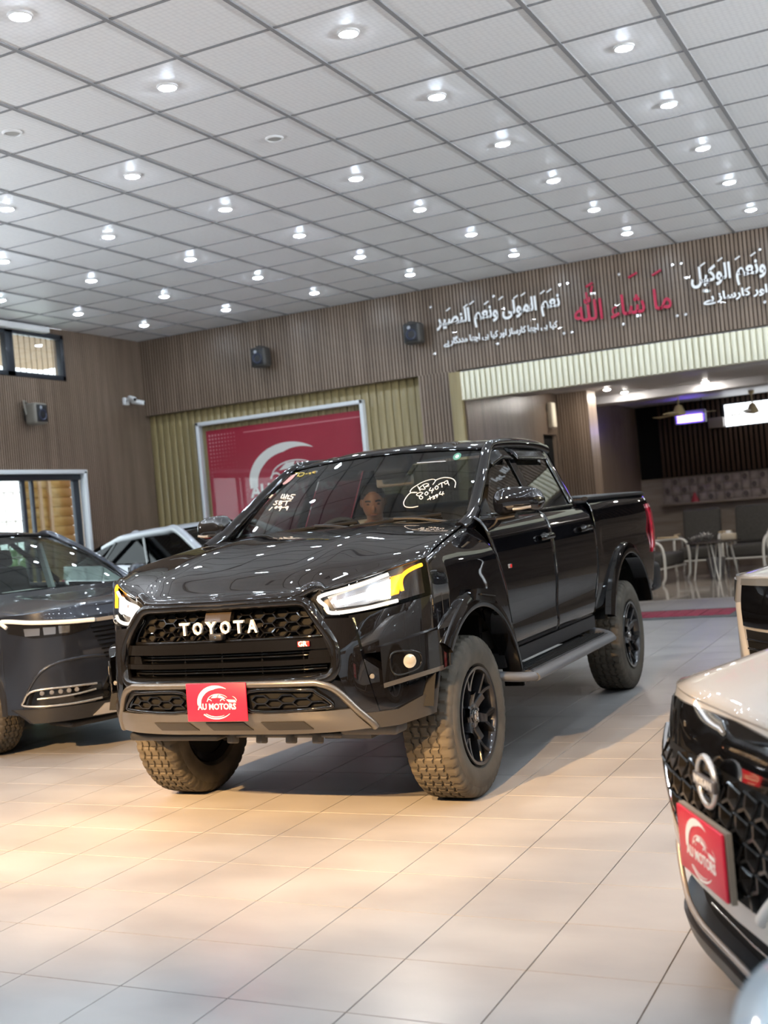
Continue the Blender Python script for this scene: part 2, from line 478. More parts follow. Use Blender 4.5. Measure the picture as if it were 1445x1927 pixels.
flute_wall('wall_left', lw, lambda u, w, z: (XL - w, u, z), 'brown fluted wood panel wall with sliding door and high window', 0.16, pitch=0.036)
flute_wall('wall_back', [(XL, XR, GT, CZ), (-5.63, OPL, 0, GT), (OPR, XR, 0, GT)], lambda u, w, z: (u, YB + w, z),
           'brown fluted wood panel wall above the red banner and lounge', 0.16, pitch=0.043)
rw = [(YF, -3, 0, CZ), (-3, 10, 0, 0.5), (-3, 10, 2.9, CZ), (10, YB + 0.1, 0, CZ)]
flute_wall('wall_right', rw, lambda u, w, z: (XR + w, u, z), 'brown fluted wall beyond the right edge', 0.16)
mo('gold_infill', *boxVF((XR + 0.08, 3.5, 1.7), (0.12, 13, 2.4)), M_gold, bpy.data.objects['wall_right'], False)
wf = mo('wall_front', *boxVF(((XL + XR) / 2, YF - 0.1, CZ / 2), (XR - XL, 0.2, CZ)), M_brown, None, False); tag(wf, 'brown wall behind the viewer', None, None, 'structure')

# gold plank wall in the left bay of the back wall
gw = mo('wall_gold', *boxVF(((XL - 5.63) / 2, YB + 0.17, GT / 2 + 0.05), (-5.43 - XL, 0.06, GT + 0.1)), M_gold, None, False)
tag(gw, 'gold plank panelling around the red banner', None, None, 'structure')
n = 39; pw = (-5.63 - XL) / n
pm = box_me('plank', (0, 0, 0), (pw - 0.010, 0.03, GT), M_gold, 0.003, 1)
for i in range(n): link('plank', pm, gw, (XL + (i + 0.5) * pw, YB + 0.115, GT / 2))

# cream slatted valance over the lounge opening
vz0, vz1 = 2.675, 3.01
va = mo('trim_1', *boxVF(((OPL + OPR) / 2, YB + 0.02, (vz0 + vz1) / 2), (OPR - OPL, 0.10, vz1 - vz0)), M_cream, None, False)
tag(va, 'cream slatted valance over the lounge opening', None, None, 'structure')
pitch = 0.066; n = int((OPR - OPL) / pitch)
sm = box_me('slat', (0, 0, 0), (pitch * 0.68, 0.035, vz1 - vz0), M_cream, 0.008, 2)
for i in range(n): link('slat', sm, va, (OPL + 0.03 + (i + 0.5) * pitch, YB - 0.045, (vz0 + vz1) / 2))
jb = box('trim_2', (OPL - 0.02, YB - 0.03, vz0 / 2 + 0.17), (0.14, 0.09, vz0 + 0.34), M_gold, None, 0.006); tag(jb, 'gold jamb strip at the left end of the valance', None, None, 'structure')

# ---------------------------------------------------------------- left wall openings and the yard outside
def opening(i, y0, y1, seen):
    d = empty('door_%d' % i); tag(d, 'dark framed sliding glass door with a pale grey surround', None, None, 'structure')
    X = XL
    for (c, s) in (((X + 0.01, (y0 + y1) / 2, 2.295), (0.09, y1 - y0 + 0.02, 0.05)), ((X + 0.01, y1 - 0.022, 1.15), (0.09, 0.05, 2.30)), ((X + 0.01, y0 + 0.022, 1.15), (0.09, 0.05, 2.30))):
        box('surround', c, s, M_whitetrim, d, 0.005)
    yi0, yi1 = y0 + 0.05, y1 - 0.05
    box('door_head', (X - 0.06, (y0 + y1) / 2, 2.235), (0.10, yi1 - yi0, 0.07), M_alu, d, 0.004)
    for yy, w in ((yi1 - 0.05, 0.10), (yi0 + 0.05, 0.10), ((y0 + y1) / 2 + 0.57, 0.05), ((y0 + y1) / 2 + 0.72, 0.035), ((y0 + y1) / 2 - 0.75, 0.05)):
        box('stile', (X - 0.07, yy, 1.12), (0.05, w, 2.24), M_alu, d, 0.004)
    box('bottom_rail', (X - 0.07, (y0 + y1) / 2, 0.05), (0.05, yi1 - yi0, 0.10), M_alu, d, 0.004)
    for a, b in ((yi0 + 0.10, (y0 + y1) / 2 - 0.78), ((y0 + y1) / 2 - 0.72, (y0 + y1) / 2 + 0.54), ((y0 + y1) / 2 + 0.60, (y0 + y1) / 2 + 0.70), ((y0 + y1) / 2 + 0.74, yi1 - 0.1)):
        mo('pane', *boxVF((X - 0.07, (a + b) / 2, 1.15), (0.008, b - a, 2.10)), M_pane, d, False)
    w = empty('window_%d' % i); tag(w, 'high dark framed strip window with rods outside', None, None, 'structure')
    z0, z1 = 3.42, 3.985; w1 = 11.30 - 11.47 + y1
    for (c, s) in (((X - 0.03, (y0 + w1) / 2, z0 + 0.03), (0.08, w1 - y0, 0.06)), ((X - 0.03, (y0 + w1) / 2, z1 - 0.03), (0.08, w1 - y0, 0.06)),
                   ((X - 0.03, w1 - 0.03, (z0 + z1) / 2), (0.08, 0.06, z1 - z0)), ((X - 0.03, y0 + 0.03, (z0 + z1) / 2), (0.08, 0.06, z1 - z0)),
                   ((X - 0.03, w1 - 0.93, (z0 + z1) / 2), (0.08, 0.13, z1 - z0)), ((X - 0.03, w1 - 1.95, (z0 + z1) / 2), (0.08, 0.13, z1 - z0))):
        box('window_frame', c, s, M_alu, w, 0.005)
    mo('pane', *boxVF((X - 0.035, (y0 + w1) / 2, (z0 + z1) / 2), (0.006, w1 - y0 - 0.1, z1 - z0 - 0.1)), M_pane, w, False)
    rod = mk('window_rod', *tubeVF([(0, 0, 0), (0, 0, z1 - z0)], 0.007, 6), M_rod)
    for k in range(int((w1 - y0) / 0.095)): link('window_rod', rod, w, (X - 0.14, w1 - 0.05 - k * 0.095, z0))
    return d
M_rod = P('yard steel', (0.55, 0.38, 0.25), 0.5)
M_yel = noisy(P('yellow plank', (0.75, 0.55, 0.2), 0.6), (0.72, 0.50, 0.15), (0.95, 0.74, 0.32), (2, 2, 8), 3)
for i, (y0, y1) in enumerate(bays): opening(i + 1, y0, y1, i == 0)
vb = box('curtain_rail_box', (XL + 0.06, 9.9, CZ - 0.055), (0.12, 2.1, 0.07), M_white, None, 0.008); tag(vb, 'long white rail box above the high window', 'rail box')
yard = mo('ground', *boxVF((-20, 4, -0.08), (20.3, 40, 0.1)), P('yard paving', (0.62, 0.64, 0.58), 0.9), None, False); tag(yard, 'pale yard paving outside the glass doors', None, None, 'structure')
fe = empty('plank_screen', (-10.75, 11.62, 0), 0, 'yellow horizontal plank screen standing outside the sliding door', 'screen')
plk = box_me('plank', (0, 0, 0), (0.03, 0.95, 0.124), M_yel, 0.006, 1)
for k in range(19): link('plank', plk, fe, (0, 0.35, 0.07 + k * 0.128))
for yy in (0.18, 0.36): box('reflection_bar', (0.03, yy, 1.22), (0.03, 0.05, 2.44), P('reflection_bar', (0.9, 0.72, 0.5), 0.6), fe)  # two pale bars stand in for the double streaks of reflected light
box('backing', (-0.03, 0.35, 1.22), (0.02, 0.94, 2.44), P('backing brown', (.25, .16, .06), .7), fe)
box('post', (0.10, 0.90, 1.25), (0.14, 0.20, 2.5), noisy(P('post wood', (0.4, 0.17, 0.06), 0.6), (0.34, 0.13, 0.04), (0.5, 0.24, 0.1), (6, 6, 1.2), 3), fe, 0.01)
hg = empty('white_gate', (-11.6, 11.95, 0), 0, 'white barred yard gate seen through the glass door', 'gate')
for k in range(10): tube('bar', [(0, -0.9 + k * 0.17, 0.05), (0, -0.9 + k * 0.17, 2.2)], 0.012, M_white, hg, 6)
for z in (0.3, 0.8, 1.3, 1.8, 2.2): tube('rail', [(0, -0.95, z), (0, 0.68, z)], 0.012, M_white, hg, 6)
M_leaf = noisy(P('hedge leaf', (0.2, 0.4, 0.12), 0.7), (0.16, 0.34, 0.10), (0.42, 0.60, 0.26), (9, 9, 9), 4)
V = []; F = []
for k in range(700):
    c = np.array([-12.6 + random.uniform(-.3, .3), random.uniform(10.5, 15.0), random.uniform(0.05, 1.35)]); a = np.random.RandomState(k).normal(size=(2, 3)) * 0.09
    b = len(V); V += [c - a[0], c - a[1], c + a[0], c + a[1]]; F.append((b, b + 1, b + 2, b + 3))
tag(mo('hedge_foliage', V, F, M_leaf, None, False), 'green hedge foliage outside the sliding glass door', 'hedge', None, 'stuff')
cn = mo('yard_canopy', *boxVF((-10.9, 10.4, 4.05), (2.1, 6, 0.06)), P('canopy', (0.42, 0.24, 0.12), 0.6), None, False); tag(cn, 'brown canopy sheet outside above the high window', 'canopy')
# ================================================================ things on the walls
def arcpoly(cx, cy, r0, r1, a0, a1, n=28, taper=(1, 1), sy=1.0):
    """crescent polygon between angles (degrees); r0 inner, r1 outer; taper = share of thickness left at the two ends"""
    o = []; i_ = []
    for k in range(n + 1):
        t = k / n; a = R_(lerp(a0, a1, t)); w = lerp(taper[0], 1, min(1, t * 3)) * lerp(1, taper[1], max(0, t * 3 - 2) / 1.0)
        ri = r1 - (r1 - r0) * w
        o.append((cx + r1 * math.cos(a), cy + r1 * math.sin(a) * sy)); i_.append((cx + ri * math.cos(a), cy + ri * math.sin(a) * sy))
    return o, i_
def logo(parent, scale, f3, mat, rot, d=0.0015):
    """the dealer emblem in unit space (about 1.1 wide), f3(u, v, w) -> local xyz"""
    parts = []
    def strip(oi):
        o, i_ = oi; n = len(o)
        V = [f3(u * scale, v * scale, d) for u, v in o] + [f3(u * scale, v * scale, d) for u, v in i_]
        parts.append((V, [(k, k + 1, n + k + 1, n + k) for k in range(n - 1)]))
    E_ = 0.77
    strip(arcpoly(0, 0, 0.335, 0.445, 52, 190, 30, (0.05, 0.8), E_))         # the big crescent
    strip(arcpoly(0, 0, 0.415, 0.447, 226, 318, 24, (1, 0.3), E_))           # lower swoosh
    strip(arcpoly(0, 0, 0.370, 0.392, 230, 300, 24, (0.6, 0.2), E_))
    strip(arcpoly(0.06, 0.03, 0.235, 0.258, 28, 168, 22, (0.4, 0.5), 0.55))    # car roof line
    def poly(p):
        n = len(p); parts.append(([f3(u * scale, v * scale, d) for u, v in p], [tuple(range(n))]))
    poly([(-0.11, 0.085), (-0.03, 0.148), (0.07, 0.155), (0.04, 0.095)])           # windows
    poly([(0.06, 0.095), (0.09, 0.152), (0.19, 0.115), (0.26, 0.07)])
    strip(arcpoly(-0.15, 0.01, 0.045, 0.062, 20, 175, 12)); strip(arcpoly(0.17, 0.01, 0.045, 0.062, 20, 165, 12))
    poly([(0.26, 0.055), (0.47, 0.045), (0.50, -0.005), (0.32, 0.0)])
    strip(arcpoly(0.36, 0.02, 0.14, 0.153, 5, 70, 10, (1, .3), 0.7))
    V, F = joinVF(parts)
    mo('emblem', V, F, mat, parent, False)
    c = f3(0.02 * scale, -0.085 * scale, d * 0.5)
    text('lettering', 'AU MOTORS', 0.2, mat, parent, c, rot, d * 0.5, bold=0.006, fit=(0.93 * scale, 0.128 * scale))

# --- the red banner in its white frame
bn = empty('banner', (-7.655, YB + 0.06, 0), 0, 'large red banner with white car emblem in a white frame', 'banner')
bw, bz0, bz1 = 2.48, 0.75, 2.86
for c, s in (((0, 0, bz1 - 0.025), (bw, 0.10, 0.05)), ((0, 0, bz0 + 0.025), (bw, 0.10, 0.05)), ((-bw / 2 + 0.022, 0, (bz0 + bz1) / 2), (0.044, 0.10, bz1 - bz0)), ((bw / 2 - 0.022, 0, (bz0 + bz1) / 2), (0.044, 0.10, bz1 - bz0))):
    box('frame', c, s, M_whitetrim, bn, 0.006)
mo('sheet', *boxVF((0.03, 0.03, (bz0 + bz1) / 2 - 0.04), (bw - 0.16, 0.01, bz1 - bz0 - 0.16)), M_red, bn, False)
mo('glass_cover', *boxVF((0, -0.035, (bz0 + bz1) / 2), (bw - 0.09, 0.004, bz1 - bz0 - 0.1)), glass('banner glass', (0.97, 0.97, 0.97), 1.3), bn, False)
fb = lambda u, v, w: (u + 0.085, 0.024 - w, v + 2.00)
logo(bn, 1.36, fb, M_print, (R_(90), 0, 0), 0.001)
text('slogan', 'EXPERT IN JAPANESE VEHICLES', 0.105, M_print, bn, (0.135, 0.0235, 1.53), (R_(90), 0, 0), 0.0005, bold=0.001, fit=(1.12, 0.062))
ds = []
for i in range(9):
    for j in range(12):
        r = 0.016 * max(0.15, 1 - (i + j) / 15.0); cxx, czz = -bw / 2 + 0.16 + i * 0.048, bz1 - 0.19 - j * 0.048
        ds.append(([(cxx + r * math.cos(t), 0.0245, czz + r * math.sin(t)) for t in np.linspace(0, 2 * math.pi, 8, endpoint=False)], [tuple(range(8))]))
tag(mo('halftone_dots', *joinVF(ds), P('pink dot', (0.72, 0.3, 0.34), 0.5), bn, False), kind='stuff')
mo('pale_line', *boxVF((0.3, 0.024, bz1 - 0.20), (1.7, 0.001, 0.012)), P('pale line', (0.7, 0.25, 0.28), 0.5), bn, False, rot=(0, 0, 0))

# --- calligraphy panels
M_ltr = P('white acrylic letter', (0.93, 0.93, 0.93), 0.35); M_ltr_r = P('red acrylic letter', (0.50, 0.015, 0.06), 0.35)
M_sheet = glass('clear acrylic', (0.985, 0.985, 0.985), 1.16)
M_stud = P('steel stud', (0.75, 0.75, 0.75), 0.25, 0.9)
def panel(x0, x1, label):
    r = empty('calligraphy_panel', ((x0 + x1) / 2, YB - 0.004, 3.545), 0, label, 'wall lettering')
    w = x1 - x0
    mo('acrylic_sheet', *boxVF((0, -0.022, 0), (w - 0.03, 0.006, 0.60)), M_sheet, r, False)
    for i in (-1, 0, 1):
        for k in (-1, 1):
            lathe('stud', [(0, -0.034), (0.014, -0.034), (0.018, -0.030), (0.018, -0.024), (0.008, -0.02), (0.008, 0.0)], M_stud, r, 12, 'y', (i * (w / 2 - 0.045), 0, k * 0.275))
    return r
RX = (R_(90), 0, 0)
def strokes(name, segs, r, mat, parent, y=-0.034):
    parts = [tubeVF([(a, y, b) for a, b in s], r, 6) for s in segs]
    return mo(name, *joinVF(parts), mat, parent)
p1 = panel(-5.42, -3.74, 'white Arabic calligraphy on a clear panel nearest the wall speaker')
t = text('calligraphy', '\uFEAE\uFEF4\uFEBC\uFEE8\uFEDF\uFE8D \uFEE2\uFECC\uFEE7\u0648 \uFEF0\uFEDF\uFEEE\uFEE4\uFEDF\uFE8D \uFEE2\uFECC\uFEE7', 0.3, M_ltr, p1, (0.02, -0.032, 0.075), RX, 0.006, bold=0.009, fit=(1.52, 0.25))
strokes('vowel_marks', [[(x, z), (x + 0.055, z + 0.03)] for x, z in ((-0.60, 0.20), (-0.38, 0.205), (-0.30, 0.23), (-0.12, 0.20), (0.06, 0.225), (0.24, 0.21), (0.33, 0.225), (0.56, 0.21), (0.64, 0.215))], 0.009, M_ltr, p1)
t = text('translation', '\uFBAF\uFBA8 \u0631\uFE8E\uFB94\u062F\uFEAA\uFEE3 \uFE8E\uFBAD\uFB7C\u0627 \uFBFD\uFBA8 \uFE8E\uFBFF\uFB90 \u0631\u0648\u0627 \u0632\uFE8E\uFEB3\u0631\uFE8E\uFB90 \uFE8E\uFBAD\uFB7C\u0627 \uFBFD\uFBA8 \uFE8E\uFBFF\uFB90', 0.16, M_ltr, p1, (0.03, -0.032, -0.165), RX, 0.005, bold=0.006, fit=(1.40, 0.115))
p2 = panel(-3.74, -2.475, 'red Arabic calligraphy in the middle of the back wall')
t = text('calligraphy', '\uFDF2 \u0621\uFE8E\uFEB7 \uFE8E\uFEE3', 0.3, M_ltr_r, p2, (0.0, -0.032, -0.03), RX, 0.008, bold=0.004, fit=(1.08, 0.34))
strokes('vowel_marks', [[(0.36, 0.20), (0.46, 0.245)], [(0.10, 0.22), (0.20, 0.26)], [(-0.38, 0.20), (-0.30, 0.235)], [(-0.33, 0.13), (-0.31, 0.20)]], 0.013, M_ltr_r, p2)
p3 = panel(-2.475, -0.75, 'white Arabic calligraphy on the panel cut off by the right edge')
t = text('calligraphy', '\uFEDE\uFEF4\uFEDB\uFEEE\uFEDF\uFE8D \uFEE2\uFECC\uFEE7\u0648 \uFEEA\uFEE0\uFEDF\uFE8D \uFE8E\uFEE8\uFE92\uFEB4\uFEA3', 0.3, M_ltr, p3, (0.02, -0.032, 0.075), RX, 0.006, bold=0.009, fit=(1.50, 0.265))
strokes('vowel_marks', [[(x, z), (x + 0.055, z + 0.03)] for x, z in ((-0.62, 0.21), (-0.44, 0.23), (-0.26, 0.215), (-0.10, 0.225), (0.1, 0.215), (0.3, 0.22), (0.55, 0.21))], 0.009, M_ltr, p3)
t = text('translation', '\uFBAF\uFBA8 \u0632\uFE8E\uFEB3\u0631\uFE8E\uFB90 \u0631\u0648\u0627 \uFEF0\uFED3\uFE8E\uFB90 \uFBAA\uFEE0\uFEDF\u0627 \u0631\uFEEE\u0627', 0.16, M_ltr, p3, (0.06, -0.032, -0.15), RX, 0.005, bold=0.006, fit=(1.36, 0.125))

# --- wall speakers
M_cone = P('speaker cone', (0.02, 0.025, 0.05), 0.35)
def speaker(loc, rz, label, body):
    r = empty('wall_speaker', loc, rz, label, 'speaker', 'wall speakers')
    box('bracket', (0, -0.03, 0.0), (0.10, 0.06, 0.16), M_black, r, 0.01)
    tube('bracket_arm', crom([(0.0, -0.02, 0.13), (-0.08, -0.05, 0.15), (-0.125, -0.09, 0.10), (-0.125, -0.11, -0.02)], 5), 0.012, body, r)
    box('cabinet', (0, -0.15, -0.01), (0.22, 0.17, 0.25), body, r, 0.035, None, 3)
    box('grille', (0, -0.236, -0.01), (0.17, 0.012, 0.20), M_black, r, 0.03, None, 2)
    lathe('cone', [(0.0, -0.232), (0.03, -0.235), (0.05, -0.247), (0.062, -0.250), (0.07, -0.244)], M_cone, r, 24, 'y', (0.005, 0, -0.03))
    lathe('tweeter', [(0.0, -0.249), (0.014, -0.247), (0.022, -0.243)], P('tweeter', (0.3, 0.32, 0.36), 0.3), r, 16, 'y', (-0.02, 0, 0.055))
speaker((-7.70, YB, 3.555), 0, 'black wall speaker high above the red banner', P('speaker grey', (0.06, 0.055, 0.05), 0.5))
speaker((-5.57, YB, 3.535), 0, 'black wall speaker beside the white calligraphy', P('speaker grey', (0.06, 0.055, 0.05), 0.5))
speaker((XL, 10.56, 2.975), R_(90), 'grey wall speaker above the sliding glass door', P('speaker taupe', (0.20, 0.18, 0.15), 0.5))
# --- security camera in the corner
cc = empty('security_camera', (XL, 12.40, 3.22), R_(90), 'pair of white bullet security cameras in the room corner', 'camera')
box('junction_box', (0, -0.025, 0), (0.10, 0.05, 0.10), M_white, cc, 0.012)
for dx, aim in ((-0.05, -0.5), (0.06, 0.35)):
    tube('arm', [(dx * 0.4, -0.05, 0.0), (dx, -0.10, 0.02)], 0.014, M_white, cc)
    b = lathe('camera_body', [(0, -0.10), (0.022, -0.10), (0.032, -0.085), (0.034, 0.06), (0.028, 0.075), (0, 0.075)], M_white, cc, 20, 'y', (dx, -0.16, 0.02 if aim < 0 else -0.02), (R_(14), 0, aim))
    lathe('camera_lens', [(0, -0.101), (0.018, -0.102), (0.022, -0.1005)], M_black, b, 16, 'y')

# ================================================================ the lounge behind the opening
LY = 21.0; LZ = 2.95; LXR = 4.0
lw_ = flute_wall('wall_lounge_side', [(YB, 15.6, 0, LZ), (15.6, 16.2, 2.35, LZ), (16.2, LY, 0, LZ)], lambda u, w, z: (-5.05 - w, u, z), 'brown fluted side wall of the lounge', 0.15)
mo('doorway_dark', *boxVF((-5.14, 15.9, 1.18), (0.05, 0.62, 2.36)), M_matte, lw_, False)
lf = mo('floor_lounge', *boxVF(((-5.2 + LXR) / 2, (EDGE_Y + LY) / 2, -0.03), (LXR + 5.2, LY - EDGE_Y, 0.066)), P('lounge floor', (0.42, 0.37, 0.32), 0.06, spec=0.8), None, False)
tag(lf, 'glossy beige lounge floor', None, None, 'structure')
lc = mo('ceiling_lounge', *boxVF(((-5.2 + LXR) / 2, (YB + LY) / 2 + 0.1, LZ + 0.06), (LXR + 5.2, LY - YB, 0.12)), P('lounge ceiling', (0.55, 0.53, 0.53), 0.5), None, False); tag(lc, 'white lounge ceiling with dropped beams', None, None, 'structure')
for y in (14.6, 17.9): box('beam', (-0.6, y, LZ - 0.06), (9.0, 0.5, 0.12), P('lounge ceiling', (0.7, 0.68, 0.68), 0.5), lc, 0.01)
lb = mo('wall_lounge_back', *boxVF(((-5.2 + LXR) / 2, LY + 0.1, LZ / 2), (LXR + 5.2, 0.12, LZ)), noisy(P('lounge wall', (0.3, 0.25, 0.21), 0.5), (0.28, 0.22, 0.18), (0.36, 0.30, 0.25), (1.5, 1.5, 12), 4), None, False)
tag(lb, 'dark slatted lounge wall above a patterned stone band', None, None, 'structure')
mo('dark_backing', *boxVF(((-5.05 + LXR) / 2, LY + 0.03, 2.30), (LXR + 5.05, 0.03, 1.30)), M_matte, lb, False)
sl = box_me('slat', (0, 0, 0), (0.052, 0.05, 1.29), M_dkbrown, 0.004, 1)
for i in range(72): link('slat', sl, lb, (-4.62 + i * 0.086, LY - 0.012, 2.30)) if -4.62 + i * 0.086 < 1.5 else None
stm = noisy(P('stone tile', (0.33, 0.28, 0.25), 0.45), (0.26, 0.21, 0.19), (0.40, 0.34, 0.31), (6, 6, 6), 3)
st = box_me('stone_tile', (0, 0, 0), (0.145, 0.03, 0.145), stm, 0.006, 1)
sd = mk('stone_tile', *prismVF([(0.045 * math.cos(a), 0.055 * math.sin(a)) for a in np.linspace(0, 2 * math.pi, 8, endpoint=False)], 0.006, lambda u, v, w: (u, -0.016 - w, v)), P('dark motif', (0.10, 0.075, 0.07), 0.5))
for i in range(40):
    for k in range(3):
        x = -4.6 + i * 0.15
        if x < 0: o = link('stone_tile', st, lb, (x, LY + 0.02, 1.255 + k * 0.15)); (link('motif', sd, o) if (i + k) % 2 else None)
wr = mo('wall_lounge_right', *boxVF((LXR + 0.1, (YB + LY) / 2, LZ / 2), (0.2, LY - YB, LZ)), M_brown, None, False); tag(wr, 'brown side wall of the lounge beyond the right edge', None, None, 'structure')
pl = flute_wall('pillar', [(-0.22, 0.22, 0, LZ)], lambda u, w, z: (-4.82 + u, 16.35 + w, z), None, 0.45, kind=None); tag(pl, 'brown fluted pillar beside the dark lounge doorway', 'pillar', None, 'structure')
fk = box('wall_light_box', (-5.0, 15.9, 2.62), (0.09, 0.16, 0.36), P('cream box', (0.7, 0.62, 0.48), 0.5), None, 0.02); tag(fk, 'small cream box high on the lounge side wall', 'wall box')
# lounge window: daylit frosted panes in a white grid
wn = empty('window_2'); tag(wn, 'bright daylit gridded window in the dark slatted lounge wall', None, None, 'structure')
M_day = emit('daylight pane', (0.92, 0.96, 1.0), 2.6)
pn = mk('pane', *boxVF((0, 0, 0), (0.112, 0.01, 0.118)), M_day, False)
for i in range(9):
    for k in range(3): link('pane', pn, wn, (-3.42 + i * 0.125, LY - 0.045, 2.50 + k * 0.128))
box('window_frame', (-2.92, LY - 0.02, 2.63), (1.20, 0.04, 0.42), M_alu, wn)
# lounge ceiling downlights
dome2 = dome.copy(); dome2.materials.clear(); dome2.materials.append(emit('lounge lens', (1.0, 0.95, 0.88), DOWNLIGHT_POWER * 2.0))
for x, y, lab in ((-4.395, 15.8, 'first in the line along the side wall'), (-4.364, 16.6, 'second in the line along the side wall'), (-4.31, 17.38, 'third in the line along the side wall'), (-3.13, 17.45, 'just in front of the cream fan'), (-1.2, 15.8, 'beyond the right edge near the opening'), (0.6, 17.4, 'far beyond the right edge'), (-1.2, 19.4, 'beyond the right edge near the back'), (2.2, 16.0, 'by the far right lounge wall')):
    o = link('lounge_downlight', ring, None, (x, y, LZ - (0.12 if 17.65 < y < 18.15 or 14.35 < y < 14.85 else 0))); link('glowing_lens', dome2, o); tag(o, 'glowing lounge downlight, ' + lab, 'downlight', 'lounge ceiling downlights')
# ceiling fan
M_fan = P('cream fan', (0.72, 0.62, 0.36), 0.4)
def fan(loc, label):
    r = empty('ceiling_fan', loc, 0.4, label, 'fan')
    lathe('canopy', [(0, 0.0), (0.05, 0.0), (0.045, -0.05), (0.014, -0.07)], M_fan, r, 20)
    tube('rod', [(0, 0, -0.05), (0, 0, -0.22)], 0.012, M_fan, r)
    lathe('motor', [(0.012, -0.20), (0.05, -0.22), (0.085, -0.30), (0.10, -0.34), (0.10, -0.37), (0.0, -0.39)], M_fan, r, 24)
    for k in range(3):
        a = k * 2 * math.pi / 3; c, s = math.cos(a), math.sin(a)
        pts = [(0.09, -0.03), (0.55, -0.075), (0.57, 0.0), (0.55, 0.075), (0.09, 0.03)]
        V, F = prismVF(pts, 0.006, lambda u, v, w: (u * c - v * s, u * s + v * c, -0.355 + v * 0.12 + w)); mo('blade', V, F, M_fan, r, False)
fan((-3.78, 18.6, LZ), 'cream three bladed ceiling fan hanging in the lounge')
fan((-2.9, 20.2, LZ), 'cream ceiling fan silhouetted against the bright lounge window')
# fly killer with violet tubes
fkr = empty('insect_killer', (-3.95, 20.3, 2.60), 0, 'white insect killer with glowing violet tubes hanging in the lounge', 'insect killer')
box('case', (0, 0.05, 0.04), (0.52, 0.10, 0.22), P('case white', (0.5, 0.5, 0.55), 0.5), fkr, 0.01)
for x in (-0.2, 0.2): tube('hanger', [(x, 0.05, 0.12), (x, 0.05, 0.34)], 0.006, M_black, fkr, 6)
for k in range(3): tube('violet_tube', [(-0.21, -0.025, -0.03 + k * 0.045), (0.21, -0.025, -0.03 + k * 0.045)], 0.014, emit('violet tube', (0.20, 0.12, 1.0), 9.0), fkr, 8)
ac = box('wall_unit', (-3.62, LY - 0.12, 2.52), (0.26, 0.18, 0.18), P('unit', (0.3, 0.26, 0.23), 0.5), None, 0.02); tag(ac, 'small pale wall unit beside the bright lounge window', 'wall unit')

# --- lounge seating
M_up = noisy(P('grey upholstery', (0.07, 0.065, 0.06), 0.8), (0.06, 0.056, 0.05), (0.09, 0.083, 0.075), (60, 60, 60), 2)
M_tube = P('white tube', (0.75, 0.73, 0.68), 0.3)
def armchair(loc, rz, label, w=0.62):
    r = empty('armchair', loc, rz, label, 'armchair', 'lounge armchairs')
    box('seat_cushion', (0, 0, 0.36), (w, 0.60, 0.20), M_up, r, 0.05, None, 3)
    box('back_cushion', (0, 0.28, 0.76), (w, 0.14, 0.62), M_up, r, 0.05, (R_(-10), 0, 0), 3)
    for s in (-1, 1):
        x = s * (w / 2 + 0.05)
        tube('arm_loop', crom([(x, -0.30, 0.03), (x, -0.34, 0.12), (x, -0.35, 0.42), (x, -0.30, 0.60), (x, -0.15, 0.64), (x, 0.22, 0.62), (x, 0.32, 0.50), (x, 0.33, 0.14), (x, 0.27, 0.03)], 5), 0.022, M_tube, r, 8)
        box('arm_rest', (x, -0.02, 0.668), (0.055, 0.36, 0.03), P('arm pad', (0.62, 0.48, 0.30), 0.5), r, 0.012)
    for y in (-0.28, 0.25): tube('cross_bar', [(-w / 2 - 0.05, y, 0.24), (w / 2 + 0.05, y, 0.24)], 0.016, M_tube, r)
    for s in (-1, 1):
        for y in (-0.30, 0.27): lathe('foot', [(0, 0.003), (0.02, 0.003), (0.02, 0.03)], M_tube, r, 10, 'z', (s * (w / 2 + 0.05), y, 0))
armchair((-3.82, 19.55, 0.003), 0, 'grey armchair facing out behind the lounge table')
armchair((-3.0, 19.45, 0.003), R_(-8), 'grey armchair at the right of the lounge table, back to the wall')
armchair((-4.25, 18.15, 0.003), R_(80), 'dark armchair with white loop arm just behind the truck tail', 0.9)
armchair((-2.25, 17.95, 0.003), R_(-82), 'dark armchair with white loop arm at the right picture edge', 0.8)
tb = empty('coffee_table', (-3.38, 18.3, 0.003), 0.3, 'round dark coffee table on white hairpin legs in the lounge', 'table')
lathe('table_top', [(0, 0.56), (0.40, 0.56), (0.415, 0.572), (0.40, 0.586), (0, 0.586)], P('table top', (0.05, 0.04, 0.035), 0.25), tb, 40)
for k in range(4):
    a = k * math.pi / 2; c, s = math.cos(a), math.sin(a); f = lambda r_, t_, z_: (r_ * c - t_ * s, r_ * s + t_ * c, z_)
    tube('leg', crom([f(0.24, -0.07, 0.56), f(0.32, -0.015, 0.06), f(0.325, 0, 0.012), f(0.32, 0.015, 0.06), f(0.24, 0.07, 0.56)], 4), 0.012, M_tube, tb, 8)
fw = empty('paper_flowers', (-3.50, 18.2, 0.589), 0, 'heap of silver white paper flowers on the coffee table', 'flowers')
rs = np.random.RandomState(3); petal = P('silver petal', (0.62, 0.60, 0.58), 0.35, 0.3)
for k in range(9):
    cx_, cy_, cz_ = rs.uniform(-.2, .2), rs.uniform(-.1, .1), rs.uniform(0.05, 0.12); parts = []
    for j in range(7):
        a = j * 0.9 + k; V = [(cx_, cy_, cz_ - 0.05), (cx_ + .06 * math.cos(a - .4), cy_ + .06 * math.sin(a - .4), cz_), (cx_ + .085 * math.cos(a), cy_ + .085 * math.sin(a), cz_ + .03), (cx_ + .06 * math.cos(a + .4), cy_ + .06 * math.sin(a + .4), cz_)]
        parts.append((V, [(0, 1, 2, 3)]))
    mo('flower', *joinVF(parts), petal, fw, False)
